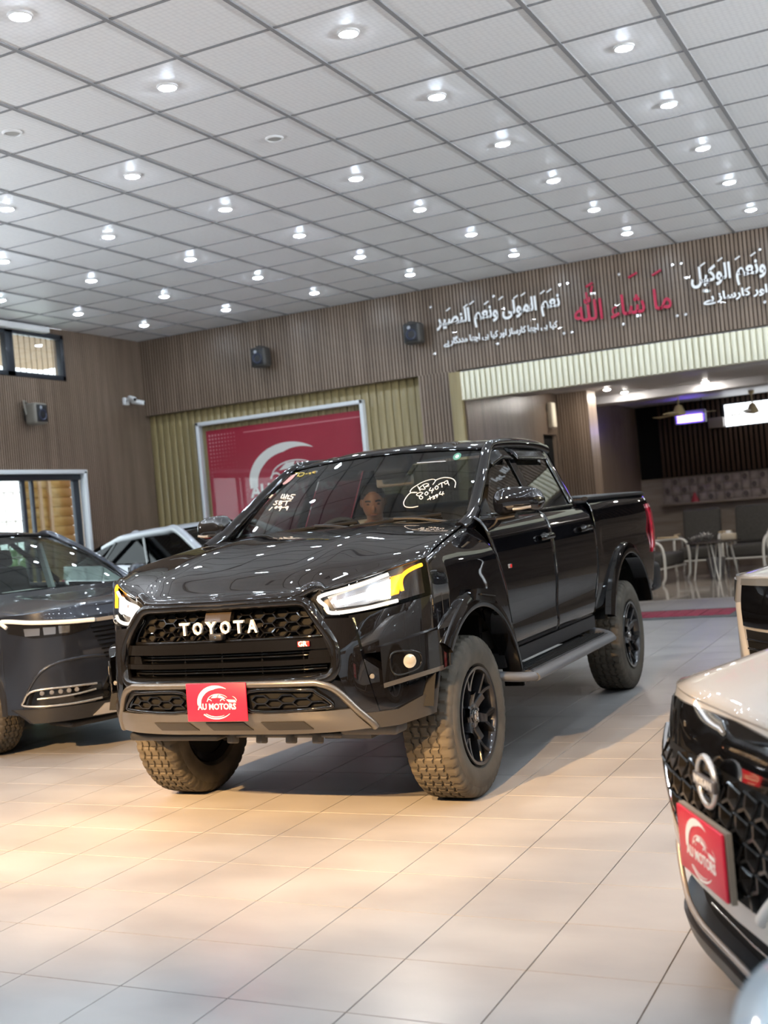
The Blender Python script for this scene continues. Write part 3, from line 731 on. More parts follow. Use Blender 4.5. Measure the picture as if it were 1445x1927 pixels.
tx = box('tissue_box', (-3.13, 18.22, 0.64), (0.22, 0.12, 0.10), P('tissue box', (0.55, 0.46, 0.34), 0.5), None, 0.01); tag(tx, 'beige tissue box on the coffee table', 'tissue box'); box('tissue', (0, 0, 0.065), (0.08, 0.03, 0.05), M_white, tx, 0.012)
bk = lathe('wire_bin', [(0, 0.0), (0.10, 0.0), (0.14, 0.22), (0.15, 0.30), (0.135, 0.30), (0.10, 0.02), (0, 0.02)], P('patterned bin', (0.28, 0.27, 0.27), 0.4, 0.4), None, 20, 'z', (-3.45, 18.75, 0.003)); tag(bk, 'grey bin on the floor under the coffee table', 'bin')
rc = lathe('red_cone', [(0, 0.16), (0.02, 0.15), (0.07, 0.02), (0.075, 0.0), (0, 0.0)], P('red cone', (0.45, 0.04, 0.06), 0.4), None, 20, 'z', (-4.1, LY - 0.14, 1.185)); tag(rc, 'small red cone ornament on the ledge under the stone band', 'ornament')
lg = box('trim_3', (-1.0, LY - 0.13, 1.165), (7.4, 0.26, 0.035), noisy(P('ledge', (0.3, 0.24, 0.2), 0.4), (0.26, 0.21, 0.17), (0.36, 0.3, 0.25), (2, 9, 9), 3), None, 0.006); tag(lg, 'taupe ledge under the patterned stone band', None, None, 'structure')
# --- door mat
mt = empty('door_mat', (-2.95, 13.28, 0), 0, 'long red and grey door mat at the lounge threshold', 'mat')
box('border', (0, 0, 0.006), (1.75, 0.90, 0.012), P('mat grey', (0.12, 0.125, 0.125), 0.9), mt, 0.004)
M_mr = noisy(P('mat red', (0.3, 0.03, 0.06), 0.95), (0.22, 0.02, 0.045), (0.36, 0.05, 0.085), (40, 40, 1), 2)
for i in range(9): box('carpet_stripe', (-0.74 + i * 0.165, 0, 0.015), (0.15, 0.62, 0.010), M_mr, mt, 0.003)
# ================================================================ vehicle toolkit (local frame: -y forward, front axle at y = 0, z up)
class Fas:
    """a car's front surface: y as a function of (x, z)"""
    def __init__(s, plan, dz, hw):
        s.p = pch(plan); s.d = pch(dz); s.hw = hw
    def y(s, x, z): return s.p(abs(x)) + s.d(z) * (1 - (abs(x) / s.hw) ** 2)
    def pt(s, x, z, off=0.0):
        e = 0.01; n = np.array([-(s.y(x + e, z) - s.y(x - e, z)) / (2 * e), 1.0, 0.0]); n /= np.linalg.norm(n)
        return np.array([x, s.y(x, z), z]) - n * off

def conf(name, fas, top, bot, off, mat, parent, n=24, m=6, th=0.0, sx=1, rim=0.0):
    A = resample(top, n); B = resample(bot, n)
    P_ = [[fas.pt(*(sx * lerp(A[i][0], B[i][0], t), lerp(A[i][1], B[i][1], t)), off) for i in range(n)] for t in np.linspace(0, 1, m)]
    if rim:       # turn the border back into the body so that the piece has depth
        Q = np.array(P_); back = np.array([0, rim, 0])
        Q = np.concatenate([Q[:1] + back, Q, Q[-1:] + back], 0)
        l = Q[:, :1] + back; r = Q[:, -1:] + back
        l[0] = Q[0, :1]; r[0] = Q[0, -1:]; l[-1] = Q[-1, :1]; r[-1] = Q[-1, -1:]
        P_ = np.concatenate([l, Q, r], 1)
    return grid(name, P_, mat, parent, th)

def cstrip(name, fas, pts, r, off, mat, parent, sx=1, k=6, seg=8, flat=1.0, closed=False, straight=False):
    q = resample(pts, len(pts) * k) if straight else crom(pts, k, closed)
    return tube(name, [fas.pt(sx * a, b, off) for a, b in q], r, mat, parent, seg, closed, flat)

def hexbars(inside, w, h, x0, x1, z0, z1, f3, t, depth, pointy=False):
    """honeycomb of bars; f3(x, z, back) -> xyz"""
    parts = []; seen = set()
    nx = int((x1 - x0) / w) + 3; nz = int((z1 - z0) / h) + 3
    for i in range(-1, nx):
        for j in range(-1, nz):
            if pointy: cx = x0 + (i + 0.5 * (j % 2)) * w; cz = z0 + j * h * 0.75; c = [(0, h / 2), (w / 2, h / 4), (w / 2, -h / 4), (0, -h / 2), (-w / 2, -h / 4), (-w / 2, h / 4)]
            else: cx = x0 + i * w * 0.75; cz = z0 + (j + 0.5 * (i % 2)) * h; c = [(w / 2, 0), (w / 4, h / 2), (-w / 4, h / 2), (-w / 2, 0), (-w / 4, -h / 2), (w / 4, -h / 2)]
            for k in range(6):
                a = (cx + c[k][0], cz + c[k][1]); b = (cx + c[(k + 1) % 6][0], cz + c[(k + 1) % 6][1])
                key = (round(a[0] + b[0], 3), round(a[1] + b[1], 3))
                if key in seen or not (inside(*a) and inside(*b)): continue
                seen.add(key)
                d = np.array([b[0] - a[0], b[1] - a[1]]); d /= np.linalg.norm(d); n = np.array([-d[1], d[0]]) * t / 2
                q = [(a[0] + n[0], a[1] + n[1]), (b[0] + n[0], b[1] + n[1]), (b[0] - n[0], b[1] - n[1]), (a[0] - n[0], a[1] - n[1])]
                V = [f3(u, v, 0) for u, v in q] + [f3(u, v, depth) for u, v in q]
                parts.append((V, [(0, 1, 2, 3), (0, 4, 5, 1), (1, 5, 6, 2), (2, 6, 7, 3), (3, 7, 4, 0)]))
    return joinVF(parts)

# --- wheels: shared meshes
M_tyre = noisy(P('tyre rubber', (0.035, 0.033, 0.03), 0.75, spec=0.35), (0.055, 0.048, 0.038), (0.085, 0.074, 0.058), (9, 9, 9), 3)
M_rimblk = P('black alloy', (0.02, 0.02, 0.022), 0.22, 0.4, 0.6)
M_rimsil = P('silver alloy', (0.45, 0.46, 0.48), 0.28, 0.9)
M_disc = P('brake steel', (0.25, 0.24, 0.23), 0.4, 0.8)
def tyre_mesh(R, rw, rr, nblk=44):
    """all-terrain tyre: profile swept round the axle, tread grooves cut in"""
    h = rw / 2; nt = nblk * 6
    prof = [(-h + 0.03, rr + 0.004, 0), (-h + 0.008, rr + 0.02, 0), (-h - 0.004, lerp(rr, R, 0.45), 0), (-h + 0.002, R - 0.055, 0), (-h + 0.006, R - 0.05, 0), (-h + 0.008, R - 0.03, 1), (-h + 0.016, R - 0.014, 1)]
    g = [-0.62, -0.22, 0.22, 0.62]; xs = [-h + 0.026]
    tw = h - 0.026; pts = [(-h + 0.028, R - 0.004, 2)]
    for k, a in enumerate(g):
        c = a * tw; pts += [(c - 0.007, R - 0.0005, 3), (c - 0.0045, R - 0.010, 4), (c + 0.0045, R - 0.010, 4), (c + 0.007, R - 0.0005, 3)]
    pts.append((h - 0.028, R - 0.004, 2))
    prof = prof + pts + [(-x, r, f) for x, r, f in prof[::-1]]
    V = []; m = len(prof)
    for i in range(nt):
        t = 2 * math.pi * i / nt; ph = i % 6; zig = 0.0045 * (1 if (i // 3) % 2 else -1)
        for x, r, f in prof:
            rr_ = r
            if f in (1, 2) and ph in (0, 1): rr_ -= 0.007          # shoulder slots
            if f == 2 and ph in (3,): rr_ -= 0.003
            if f == 3 and ph == 5: rr_ -= 0.006
            xx = x + (zig if f in (3, 4) else 0)
            V.append((xx, rr_ * math.cos(t), rr_ * math.sin(t)))
    F = []
    for i in range(nt):
        j = (i + 1) % nt
        for k in range(m - 1): F.append((i * m + k, j * m + k, j * m + k + 1, i * m + k + 1))
    return mk('tyre', V, F, M_tyre, True, 30)
def rim_mesh(rr, rw, n, mat, split=0.16, style='Y'):
    """outer face towards +x"""
    h = rw / 2; parts = []
    barrel = [(rr + 0.006, h - 0.012), (rr + 0.004, h - 0.004), (rr - 0.010, h - 0.006), (rr - 0.016, h - 0.02), (rr - 0.022, h - 0.06), (rr - 0.04, -h + 0.04), (rr, -h + 0.02)]
    parts.append(latheVF(barrel, 56, 'x'))
    parts.append(latheVF([(0.0, h - 0.035), (0.058, h - 0.036), (0.066, h - 0.045), (0.068, h - 0.09), (0.0, h - 0.09)], 32, 'x'))
    def spoke(a0, a1, r0, r1, w0, w1):
        V = []
        for t in np.linspace(0, 1, 6):
            r = lerp(r0, r1, t); a = lerp(a0, a1, t ** 1.2); w = lerp(w0, w1, t); x = h - 0.040 + 0.026 * t ** 1.5
            c, s = math.cos(a), math.sin(a)
            for dw, dx in ((-w, -0.006), (-w * 0.8, 0.002), (w * 0.8, 0.002), (w, -0.006), (w, -0.045), (-w, -0.045)):
                V.append((x + dx, r * c - dw * s, r * s + dw * c))
        F = []
        for i in range(5):
            for k in range(6):
                l = (k + 1) % 6; F.append((i * 6 + k, i * 6 + l, i * 6 + 6 + l, i * 6 + 6 + k))
        return V, F
    for k in range(n):
        a = 2 * math.pi * (k + 0.25) / n
        if style == 'Y':
            parts.append(spoke(a, a, 0.045, rr * 0.50, 0.026, 0.022))
            parts.append(spoke(a - 0.03, a - split * 1.5, rr * 0.45, rr - 0.014, 0.013, 0.010)); parts.append(spoke(a + 0.03, a + split * 1.5, rr * 0.45, rr - 0.014, 0.013, 0.010))
        else:
            parts.append(spoke(a, a + 0.05, 0.045, rr - 0.014, 0.024, 0.014)); parts.append(spoke(a + split, a + split + 0.1, 0.05, rr - 0.014, 0.014, 0.010))
    V, F = joinVF(parts)
    return mk('rim', V, F, mat, True, 35)
WCACHE = {}
def wheel(parent, x, y, R, rw, rr, n, mat, nblk=44, rot=0.0, split=0.16, style='Y'):
    key = (R, rw, rr, n, mat.name, nblk)
    if key not in WCACHE:
        cap = mk('hub_cap', *latheVF([(0, 0.010), (0.026, 0.009), (0.034, 0.004), (0.035, -0.004)], 24, 'x'), P('cap', (0.03, 0.03, 0.03), 0.25, 0.3, 0.5))
        bd = mk('hub_badge', *joinVF([tubeVF([(0.011, a * math.cos(t), b * math.sin(t)) for t in np.linspace(0, 2 * math.pi, 20, endpoint=False)], 0.0018, 6, True) for a, b in ((0.020, 0.026), (0.009, 0.018))]), P('badge chrome', (0.7, 0.7, 0.7), 0.15, 1.0))
        dk = mk('brake_disc', *latheVF([(0.06, -0.02), (rr * 0.72, -0.02), (rr * 0.72, -0.045), (0.06, -0.045)], 40, 'x'), M_disc)
        nut = mk('wheel_nuts', *joinVF([tubeVF([(rw / 2 - 0.05, 0.045 * math.cos(t), 0.045 * math.sin(t)), (rw / 2 - 0.028, 0.045 * math.cos(t), 0.045 * math.sin(t))], 0.009, 6) for t in np.arange(5) * 1.2566]), M_disc)
        back = mk('barrel_back', *latheVF([(0, -rw * 0.30), (rr - 0.03, -rw * 0.30)], 32, 'x'), M_matte)
        WCACHE[key] = (tyre_mesh(R, rw, rr, nblk), rim_mesh(rr, rw, n, mat, split, style), cap, bd, dk, nut, back)
    ty, ri, cap, bd, dk, nut, back = WCACHE[key]
    s = 1 if x > 0 else -1
    w = link('wheel', ri, parent, (x, y, R), (rot, 0, 0 if s > 0 else math.pi))
    link('tyre', ty, w); link('hub_cap', cap, w, (rw / 2 - 0.036, 0, 0)); link('hub_badge', bd, w, (rw / 2 - 0.036, 0, 0)); link('brake_disc', dk, w); link('wheel_nuts', nut, w); link('barrel_back', back, w)
    return w

def sidegrid(yf, yr, zb, zt, xf, nu=40, nv=16, su=None):
    """panel on the car's side: yf(z), yr(z) front and rear edge; zb(y), zt(y) lower and upper edge; xf(y, z)"""
    P_ = []
    for s in (su if su is not None else np.linspace(0, 1, nu)):
        row = []
        for t in np.linspace(0, 1, nv):
            z = 0.9
            for _ in range(5):
                y = lerp(yf(z), yr(z), s); z = lerp(zb(y), zt(y), t)
            row.append((xf(y, z), y, z))
        P_.append(row)
    return np.array(P_)
def mir(P_, s):
    Q = np.array(P_, float).copy(); Q[..., 0] *= s; return Q
def archz(yc, zc, R, sill):
    def f(y):
        d = R * R - (y - yc) ** 2
        return max(sill(y) if callable(sill) else sill, zc + math.sqrt(d)) if d > 0 else (sill(y) if callable(sill) else sill)
    return f
def flare(name, parent, s, yc, zc, R, w, x0, bulge, mat, a0, a1, off=0.0, n=48, ry=1.0):
    """wheel-arch lip: band of width w outside radius R standing proud of the body side"""
    P_ = []
    for a in np.linspace(R_(a0), R_(a1), n):
        c, q = math.cos(a), math.sin(a); row = []
        for r, x in ((R + 0.0, x0 - 0.06), (R, x0 + bulge - 0.004), (R + 0.008, x0 + bulge), (R + w * 0.5, x0 + bulge - 0.004), (R + w * 0.88, x0 + bulge * 0.55), (R + w, x0 - 0.012)):
            row.append((s * x, yc + r * c * ry, zc + r * q))
        P_.append(row)
    return grid(name, P_, mat, parent)
def liner(parent, s, yc, R, zc, xin, xout):
    P_ = [[(s * xo, yc + R * math.cos(a), zc + R * math.sin(a)) for a in np.linspace(R_(14), R_(166), 30)] for xo in (xin, xout)]
    grid('wheel_liner', P_, M_matte, parent)
    V = [(s * xin, yc + R * math.cos(a), zc + R * math.sin(a)) for a in np.linspace(R_(14), R_(166), 30)]
    mo('liner_wall', V, [tuple(range(30))], M_matte, parent, False)
def plate(parent, loc, rot, w=0.318, h=0.170, name='dealer_plate'):
    p = box(name, loc, (w, 0.008, h), M_plate, parent, 0.003, rot)
    logo(p, w * 0.69, lambda u, v, d: (u - 0.003, -0.0045 - d, v), M_print, (R_(90), 0, 0), 0.0006)
    p['label'] = 'red dealer plate with white emblem and lettering'
    return p
def mirror(parent, s, x, y, z, mat, w=0.24, h=0.16, d=0.13):
    """door mirror: shell, glass, stalk"""
    P_ = []
    for u in np.linspace(0, 1, 15):
        sc = max(.03, (1 - abs(2 * u - 1) ** 5)) ** .5 * (1 - .18 * u)
        cx = x + w * (u - 0.35); row = []
        for t in np.linspace(0, 2 * math.pi, 20, endpoint=False):
            ct, sn = math.cos(t), math.sin(t); ct = math.copysign(abs(ct) ** .75, ct); sn = math.copysign(abs(sn) ** .75, sn)
            row.append((s * cx, y + 0.05 * u + d * 0.5 * sc * ct * (1 if ct < 0 else 0.35), z + (h * 0.5 * sc * sn) + 0.012 * math.sin(math.pi * u)))
        P_.append(row)
    m = grid('door_mirror', P_, mat, parent, wrap=True, ang=60)
    gl = [(s * (x + w * (u - 0.35)), y + 0.045 + 0.02 * u, z + v * h * 0.36) for u, v in ((0.08, -0.9), (0.9, -0.8), (0.96, 0), (0.9, 0.85), (0.1, 0.95))]
    mo('mirror_glass', gl, [tuple(range(5))], P('mirror silver', (0.8, 0.8, 0.8), 0.02, 1.0), m, False)
    tube('mirror_stalk', [(s * (x - w * 0.42), y + 0.01, z - h * 0.55), (s * (x + w * 0.1), y + 0.0, z - h * 0.48)], [0.035, 0.028], M_black, m, 10, flat=0.5)
    return m
# ================================================================ the black pickup truck
M_paint = P('black paint', (0.004, 0.004, 0.005), 0.4, 0.0, 1.0, spec=0.0, coat_r=0.012)
M_paint.node_tree.nodes['Principled BSDF'].inputs['Coat IOR'].default_value = 1.8
M_gloss = P('gloss black trim', (0.004, 0.004, 0.0045), 0.05, spec=0.55)
M_satin = P('gunmetal satin', (0.17, 0.16, 0.145), 0.30, 0.8)
M_chrome = P('chrome', (0.75, 0.75, 0.76), 0.08, 1.0)
M_ws = glass('windscreen glass', (0.66, 0.70, 0.69))
M_tint = glass('tinted side glass', (0.20, 0.22, 0.21), boost=1.6)
M_clear = glass('lamp lens', (0.95, 0.95, 0.95))
M_int = P('cabin black', (0.02, 0.019, 0.018), 0.7)
M_intg = P('cabin grey', (0.032, 0.032, 0.033), 0.75)
M_refl = P('lamp reflector', (0.55, 0.56, 0.58), 0.12, 0.9)
M_led = emit('headlamp light', (0.93, 0.97, 1.0), 14.0)
M_drl = emit('running light', (1.0, 0.86, 0.68), 1.15)
M_amber = emit('amber indicator', (1.0, 0.33, 0.012), 3.2)
M_amber2 = P('amber reflector', (0.9, 0.38, 0.02), 0.3, 0.2, emit=(1.0, 0.22, 0.0), estr=0.28)
M_tail = P('red lamp', (0.40, 0.008, 0.03), 0.12, 0, 1.0, emit=(1, 0.03, 0.06), estr=0.02)

tk = empty('pickup_truck', (-3.045, 5.25, 0), R_(0.45), 'glossy black double cab pickup truck with headlights on', 'pickup truck')
tf = Fas([(0, -.880), (.30, -.868), (.50, -.828), (.60, -.775), (.70, -.692), (.78, -.602), (.845, -.510), (.885, -.42), (.90, -.35)],
         [(.40, .16), (.46, .09), (.55, .02), (.68, 0), (.80, .005), (.955, .032), (1.08, .09), (1.2, .16)], 0.93)
SILL = 0.615; BELT = 1.345
tx = pch([(.40, .80), (.55, .845), (.64, .875), (.75, .893), (.95, .902), (1.12, .898), (1.22, .886), (1.29, .866), (1.325, .842), (1.35, .812)])
FA = (0.0, 0.39, 0.525); RA = (3.085, 0.40, 0.575)     # arch centres y, z, radius
# --- hood
hx = pch([(-.90, .89), (-.42, .868), (-.25, .858), (0.0, .832), (.35, .772), (.5, .745)])
hz_edge = pch([(-.90, 1.08), (-.60, 1.145), (-.42, 1.190), (-.25, 1.232), (0.0, 1.275), (.35, 1.318), (.5, 1.33)])
hz_c = pch([(0, 1.092), (.06, 1.134), (.2, 1.200), (.45, 1.278), (.7, 1.322), (.9, 1.343), (1, 1.347)])
ft_plan = pch([(0, -.812), (.30, -.800), (.43, -.770), (.50, -.728), (.60, -.668), (.70, -.602), (.78, -.535), (.85, -.445), (.87, -.41)])
def hood_pt(t, s):
    ye = lerp(-.41, .43, t); xe = hx(ye); a = abs(s)
    yp = ft_plan(a * .868); yc = lerp(.30, .43, a ** 2)
    y = lerp(yp, yc, t); x = s * xe
    zc = hz_c(t)
    # front edge of the hood follows lip, then the top of the headlamps
    zf = pch([(0, 1.092), (.50, 1.088), (.58, 1.092), (.75, 1.128), (.9, 1.165), (1.0, 1.190)])(a)
    z1 = lerp(zc, hz_edge(lerp(-.41, .43, t)), a ** 2.6)
    k = min(1, t / .16); k = k * k * (3 - 2 * k)
    z = lerp(zf, z1, math.sin(k * math.pi / 2)) if t < .16 else z1
    z += 0.007 * math.exp(-((a - .46) / .14) ** 2) * min(1, t * 3)
    return (x, y, z)
SS = np.linspace(-1, 1, 61); TT = np.r_[np.linspace(0, .2, 12), np.linspace(.23, 1, 24)]
hood = grid('hood', [[hood_pt(t, s) for s in SS] for t in TT], M_paint, tk, 0.012)
cowl = grid('cowl', [[(s * lerp(.765, .76, t), lerp(lerp(.30, .43, s * s) - .01, lerp(.42, .56, s * s), t), lerp(1.325, 1.330, t) - .01 - 0.012 * s * s) for s in np.linspace(-1, 1, 25)] for t in (0, .5, 1)], M_black, tk)
# hood lip with the raised ends
cstrip('hood_lip', Fas([(0, -.825), (.40, -.795), (.56, -.705)], [(1, 0), (1.2, .02)], 2), [(-.505, 1.092), (-.48, 1.108), (-.44, 1.096), (-.39, 1.074), (-.2, 1.070), (0, 1.069), (.2, 1.070), (.39, 1.074), (.44, 1.096), (.48, 1.108), (.505, 1.092)], [.016, .026, .026, .024, .024, .024, .024, .026, .026, .016], 0, M_paint, tk, seg=10)
# --- grille
gf = lambda x, z, back: (x, tf.y(x, z) + .045 + back, z)
conf('grille_backing', tf, [(-.47, 1.06), (.47, 1.06)], [(-.55, .70), (.55, .70)], -.09, M_matte, tk, 24, 8)
ringp = [(-.425, 1.048), (-.30, 1.052), (0, 1.053), (.30, 1.052), (.425, 1.048), (.478, 1.0), (.552, .88), (.568, .80), (.555, .735), (.50, .705), (.3, .70), (0, .698), (-.3, .70), (-.50, .705), (-.555, .735), (-.568, .80), (-.552, .88), (-.478, 1.0)]
cstrip('grille_frame', tf, ringp, 0.026, 0.004, M_gloss, tk, closed=True, k=4, seg=10)
def ing(x, z): return .885 < z < 1.040 and abs(x) < lerp(.525, .425, (z - .885) / .15)
mo('grille_mesh', *hexbars(ing, .080, .0405, -.66, .66, .8795, 1.05, gf, .0055, .03), M_gloss, tk, False)
cstrip('mesh_frame', tf, [(-.425, 1.030), (0, 1.033), (.425, 1.030), (.462, .99), (.518, .905), (.46, .893), (0, .892), (-.46, .893), (-.518, .905), (-.462, .99)], .008, -.035, M_gloss, tk, closed=True, k=4)
conf('grille_bar', tf, [(-.55, .888), (.55, .888)], [(-.56, .842), (.56, .842)], .002, M_gloss, tk, 28, 6, rim=.05)
conf('grille_bar', tf, [(-.56, .800), (.56, .800)], [(-.56, .778), (.56, .778)], .0, M_gloss, tk, 28, 4, rim=.05)
conf('grille_bar', tf, [(-.55, .737), (.55, .737)], [(-.52, .708), (.52, .708)], .002, M_gloss, tk, 28, 4, rim=.05)
for z in (.829, .815, .765, .752): cstrip('grille_slat', tf, [(-.53, z), (0, z), (.53, z)], .0045, -.035, M_gloss, tk)
for x in (-.42, -.21, 0, .21, .42): tube('grille_divider', [tf.pt(x, .84, -.05), tf.pt(x, .74, -.05)], .006, M_gloss, tk)
for s in (-1, 1):
    conf('grille_cheek', tf, [(.46, .835), (.548, .86)], [(.45, .80), (.556, .80)], -.012, M_gloss, tk, 10, 5, sx=s, rim=.04)
    conf('louvre', tf, [(.478, .985), (.503, .985)], [(.505, .945), (.535, .945)], -.004, P('louvre grey', (.12, .115, .11), .3, .4), tk, 6, 4, sx=s, rim=.03)
# sensor window, letters, badge
conf('radar_cover', tf, [(-.085, 1.026), (.055, 1.026)], [(-.085, .978), (.055, .978)], -.02, P('smoked cover', (.035, .026, .016), .15), tk, 6, 4, rim=.03)
M_letter = P('ivory letter', (.80, .74, .66), .35)
for ch, x in zip('TOYOTA', (-.185, -.112, -.036, .040, .112, .182)):
    text('letter', ch, .080, M_letter, tk, tuple(tf.pt(x, .955, -.012)), (R_(90), 0, 0), .007, bold=.0022, fit=(.052 if ch != 'Y' else .058, .058))
bz = box('camera_pod', tuple(tf.pt(0, .915, -.01)), (.07, .04, .032), M_black, tk, .008); lathe('camera_eye', [(0, -.021), (.006, -.021), (.009, -.018)], M_chrome, bz, 12, 'y')
gb = box('sport_badge', tuple(tf.pt(.440, .868, .012)), (.055, .008, .024), P('badge red', (.55, .02, .02), .3), tk, .003, (0, 0, R_(10)))
text('badge_lettering', 'GR', .03, M_print, gb, (-.004, -.0045, 0), (R_(90), 0, 0), .001, bold=.001)
# --- bumper: lower guard, skid strip, corners
conf('bumper_guard', tf, [(-.60, .685), (-.52, .715), (-.3, .722), (0, .724), (.3, .722), (.52, .715), (.60, .685)], [(-.655, .535), (-.6, .52), (-.3, .515), (0, .515), (.3, .515), (.6, .52), (.655, .535)], .012, M_gloss, tk, 40, 8, rim=.06)
cstrip('guard_rim', tf, [(-.672, .476), (-.660, .505), (-.625, .56), (-.56, .655), (-.50, .692), (-.42, .70), (0, .703), (.42, .70), (.50, .692), (.56, .655), (.625, .56), (.660, .505), (.672, .476)], .017, .022, M_satin, tk, k=5)
conf('skid_plate', tf, [(-.60, .572), (-.3, .575), (0, .575), (.3, .575), (.60, .572)], [(-.655, .475), (-.3, .468), (0, .468), (.3, .468), (.655, .475)], .030, M_satin, tk, 40, 8, rim=.08)
for x in (-.27, 0.02, .31): conf('skid_recess', tf, [(x - .10, .532), (x + .10, .532)], [(x - .08, .492), (x + .13, .492)], .034, P('skid recess', (.045, .042, .038), .4, .5), tk, 8, 3, rim=.01)
for s in (-1, 1):
    def inv(x, z): return .598 < z < .668 and .17 < abs(x) < lerp(.53, .47, (z - .598) / .07)
    conf('vent_backing', tf, [(.16, .672), (.46, .668)], [(.16, .594), (.53, .594)], .014, M_matte, tk, 12, 4, sx=s)
    V, F = hexbars(inv, .085, .036, s * .35 - .25, s * .35 + .25, .60, .67, lambda x, z, b: tuple(tf.pt(x, z, .030 - b)), .006, .015)
    mo('vent_mesh', V, F, M_gloss, tk, False)
    cstrip('vent_frame', tf, [(.175, .673), (.44, .671), (.485, .655), (.535, .605), (.50, .588), (.175, .586)], .009, .028, M_gloss, tk, sx=s, k=4, closed=True)
    # corner: tusk, upper, fog pod, lower
    conf('bumper_tusk', tf, [(.500, .972), (.630, .962)], [(.635, .50), (.705, .485)], .020, M_paint, tk, 8, 24, sx=s, rim=.10)
    conf('bumper_corner', tf, [(.62, .972), (.72, .980), (.81, .998), (.898, 1.022)], [(.620, .80), (.75, .80), (.83, .80), (.898, .80)], .0, M_paint, tk, 24, 10, sx=s, rim=.06)
    conf('fog_pod', tf, [(.715, .822), (.77, .836), (.83, .852), (.897, .866)], [(.715, .655), (.77, .652), (.83, .662), (.890, .690)], .034, M_gloss, tk, 20, 6, sx=s, rim=.06)
    conf('pod_shelf', tf, [(.715, .665), (.88, .70)], [(.715, .645), (.88, .680)], .038, M_satin, tk, 14, 3, sx=s, rim=.04)
    conf('bumper_lower', tf, [(.645, .80), (.77, .665), (.83, .67), (.872, .69)], [(.645, .478), (.75, .478), (.81, .482), (.850, .495)], .012, M_paint, tk, 24, 10, sx=s, rim=.08)
    conf('corner_blade', tf, [(.65, .545), (.75, .54), (.862, .60)], [(.645, .470), (.75, .470), (.848, .492)], .024, P('blade satin', (.05, .047, .043), .28, .4), tk, 22, 5, sx=s, rim=.06)
    # fog lamp
    fp = tf.pt(s * .800, .745, .030); ang = R_(-46) * s * -1
    fg = lathe('fog_lamp', [(0, -.012), (.018, -.013), (.030, -.008), (.034, .004)], P('fog lens', (.45, .42, .36), .08, .5, 1, emit=(1, .85, .6), estr=.06), tk, 24, 'y', tuple(fp), (0, 0, s * R_(44)))
    cstrip('fog_surround', tf, [(.745, .785), (.79, .792), (.828, .775), (.832, .73), (.81, .700), (.75, .698)], .005, .036, M_gloss, tk, sx=s, k=4, closed=True)
    lathe('park_sensor', [(0, -.006), (.009, -.006), (.012, 0)], P('sensor ring', (.12, .12, .12), .3), tk, 14, 'y', tuple(tf.pt(s * .685, .70, .022)), (0, 0, s * R_(26)))
    # --- headlamp
    hl = conf('headlight', tf, [(.472, 1.066), (.63, 1.102), (.76, 1.140), (.878, 1.182)], [(.535, .982), (.68, .988), (.77, 1.002), (.885, 1.028)], -.045, P('lamp housing', (.03, .03, .032), .25, .3), tk, 24, 8, sx=s)
    conf('lamp_lens', tf, [(.466, 1.074), (.63, 1.110), (.76, 1.148), (.884, 1.190)], [(.528, .975), (.68, .981), (.77, .996), (.890, 1.022)], .006, M_clear, hl, 26, 8, sx=s)
    conf('lamp_reflector', tf, [(.530, 1.058), (.68, 1.096), (.775, 1.122)], [(.566, 1.006), (.69, 1.010), (.775, 1.024)], -.036, M_refl, hl, 14, 5, sx=s)
    cstrip('running_light', tf, [(.79, 1.012), (.68, .994), (.556, .989), (.530, 1.02), (.494, 1.060), (.60, 1.086), (.68, 1.106), (.76, 1.132)], .0085, -.012, M_drl, hl, sx=s, k=5)
    conf('led_projector', tf, [(.700, 1.088), (.765, 1.106)], [(.700, 1.028), (.765, 1.036)], -.022, M_led, hl, 6, 4, sx=s, rim=.015)
    conf('led_bar', tf, [(.560, 1.036), (.70, 1.066)], [(.572, 1.018), (.70, 1.036)], -.024, emit('led bar', (.95, .97, 1), 4.0), hl, 8, 3, sx=s, rim=.01)
    conf('amber_reflector', tf, [(.772, 1.118), (.815, 1.128)], [(.772, 1.034), (.800, 1.040)], -.030, M_amber2, hl, 8, 5, sx=s)
    cstrip('turn_signal', tf, [(.868, 1.158), (.845, 1.148), (.820, 1.132), (.806, 1.112), (.802, 1.085), (.806, 1.052)], .0085, -.012, M_amber, hl, sx=s, k=5)
    L = bpy.data.lights.new('headlamp_beam', 'SPOT'); L.energy = 10; L.color = (1, .93, .82); L.spot_size = R_(95); L.spot_blend = 1.0; L.shadow_soft_size = .03
    lo = bpy.data.objects.new('headlamp_beam', L); COL.objects.link(lo); lo.parent = tk
    lp = tf.pt(s * .72, 1.06, .05); lo.location = tuple(lp); lo.rotation_mode = 'QUATERNION'; lo.rotation_quaternion = Vector((s * .15, -1, -.45)).to_track_quat('-Z', 'Y')

    # --- fender with shoulder rolling into the hood edge
    dfr = lambda z: pch([(.6, .66), (.70, .60), (.95, .50), (1.30, .36), (1.4, .35)])(z)       # front edge of the door
    def xfend(y, z):
        zt = hz_edge(y); zm = zt - .20; xs = .905 - .14 * max(0, (-.25 - y)) + .004 * math.exp(-(y / .35) ** 2)
        xs = min(xs, lerp(.90, tx(min(z, 1.2)) + .003, min(1, max(0, (y + .1) / .5))) + .004)
        if z < zm: return xs
        k = (z - zm) / (zt - zm); return lerp(xs, hx(y) + .004, k ** 2.2)
    su = np.r_[np.linspace(0, .12, 8)[:-1], np.linspace(.12, .86, 36), np.linspace(.86, 1, 8)[1:]]
    fz = archz(*FA[:2], FA[2] + .01, SILL)
    grid('fender', mir(sidegrid(lambda z: -.425 + .05 * max(0, 1.2 - z), lambda z: dfr(z) - .008, fz, lambda y: hz_edge(y) - .004, xfend, su=su, nv=20), s), M_paint, tk, 0.006)
    flare('wheel_flare', tk, s, *FA, .085, .905, .045, M_gloss, 6, 137)
    liner(tk, s, 0, .56, .40, .50, .90)
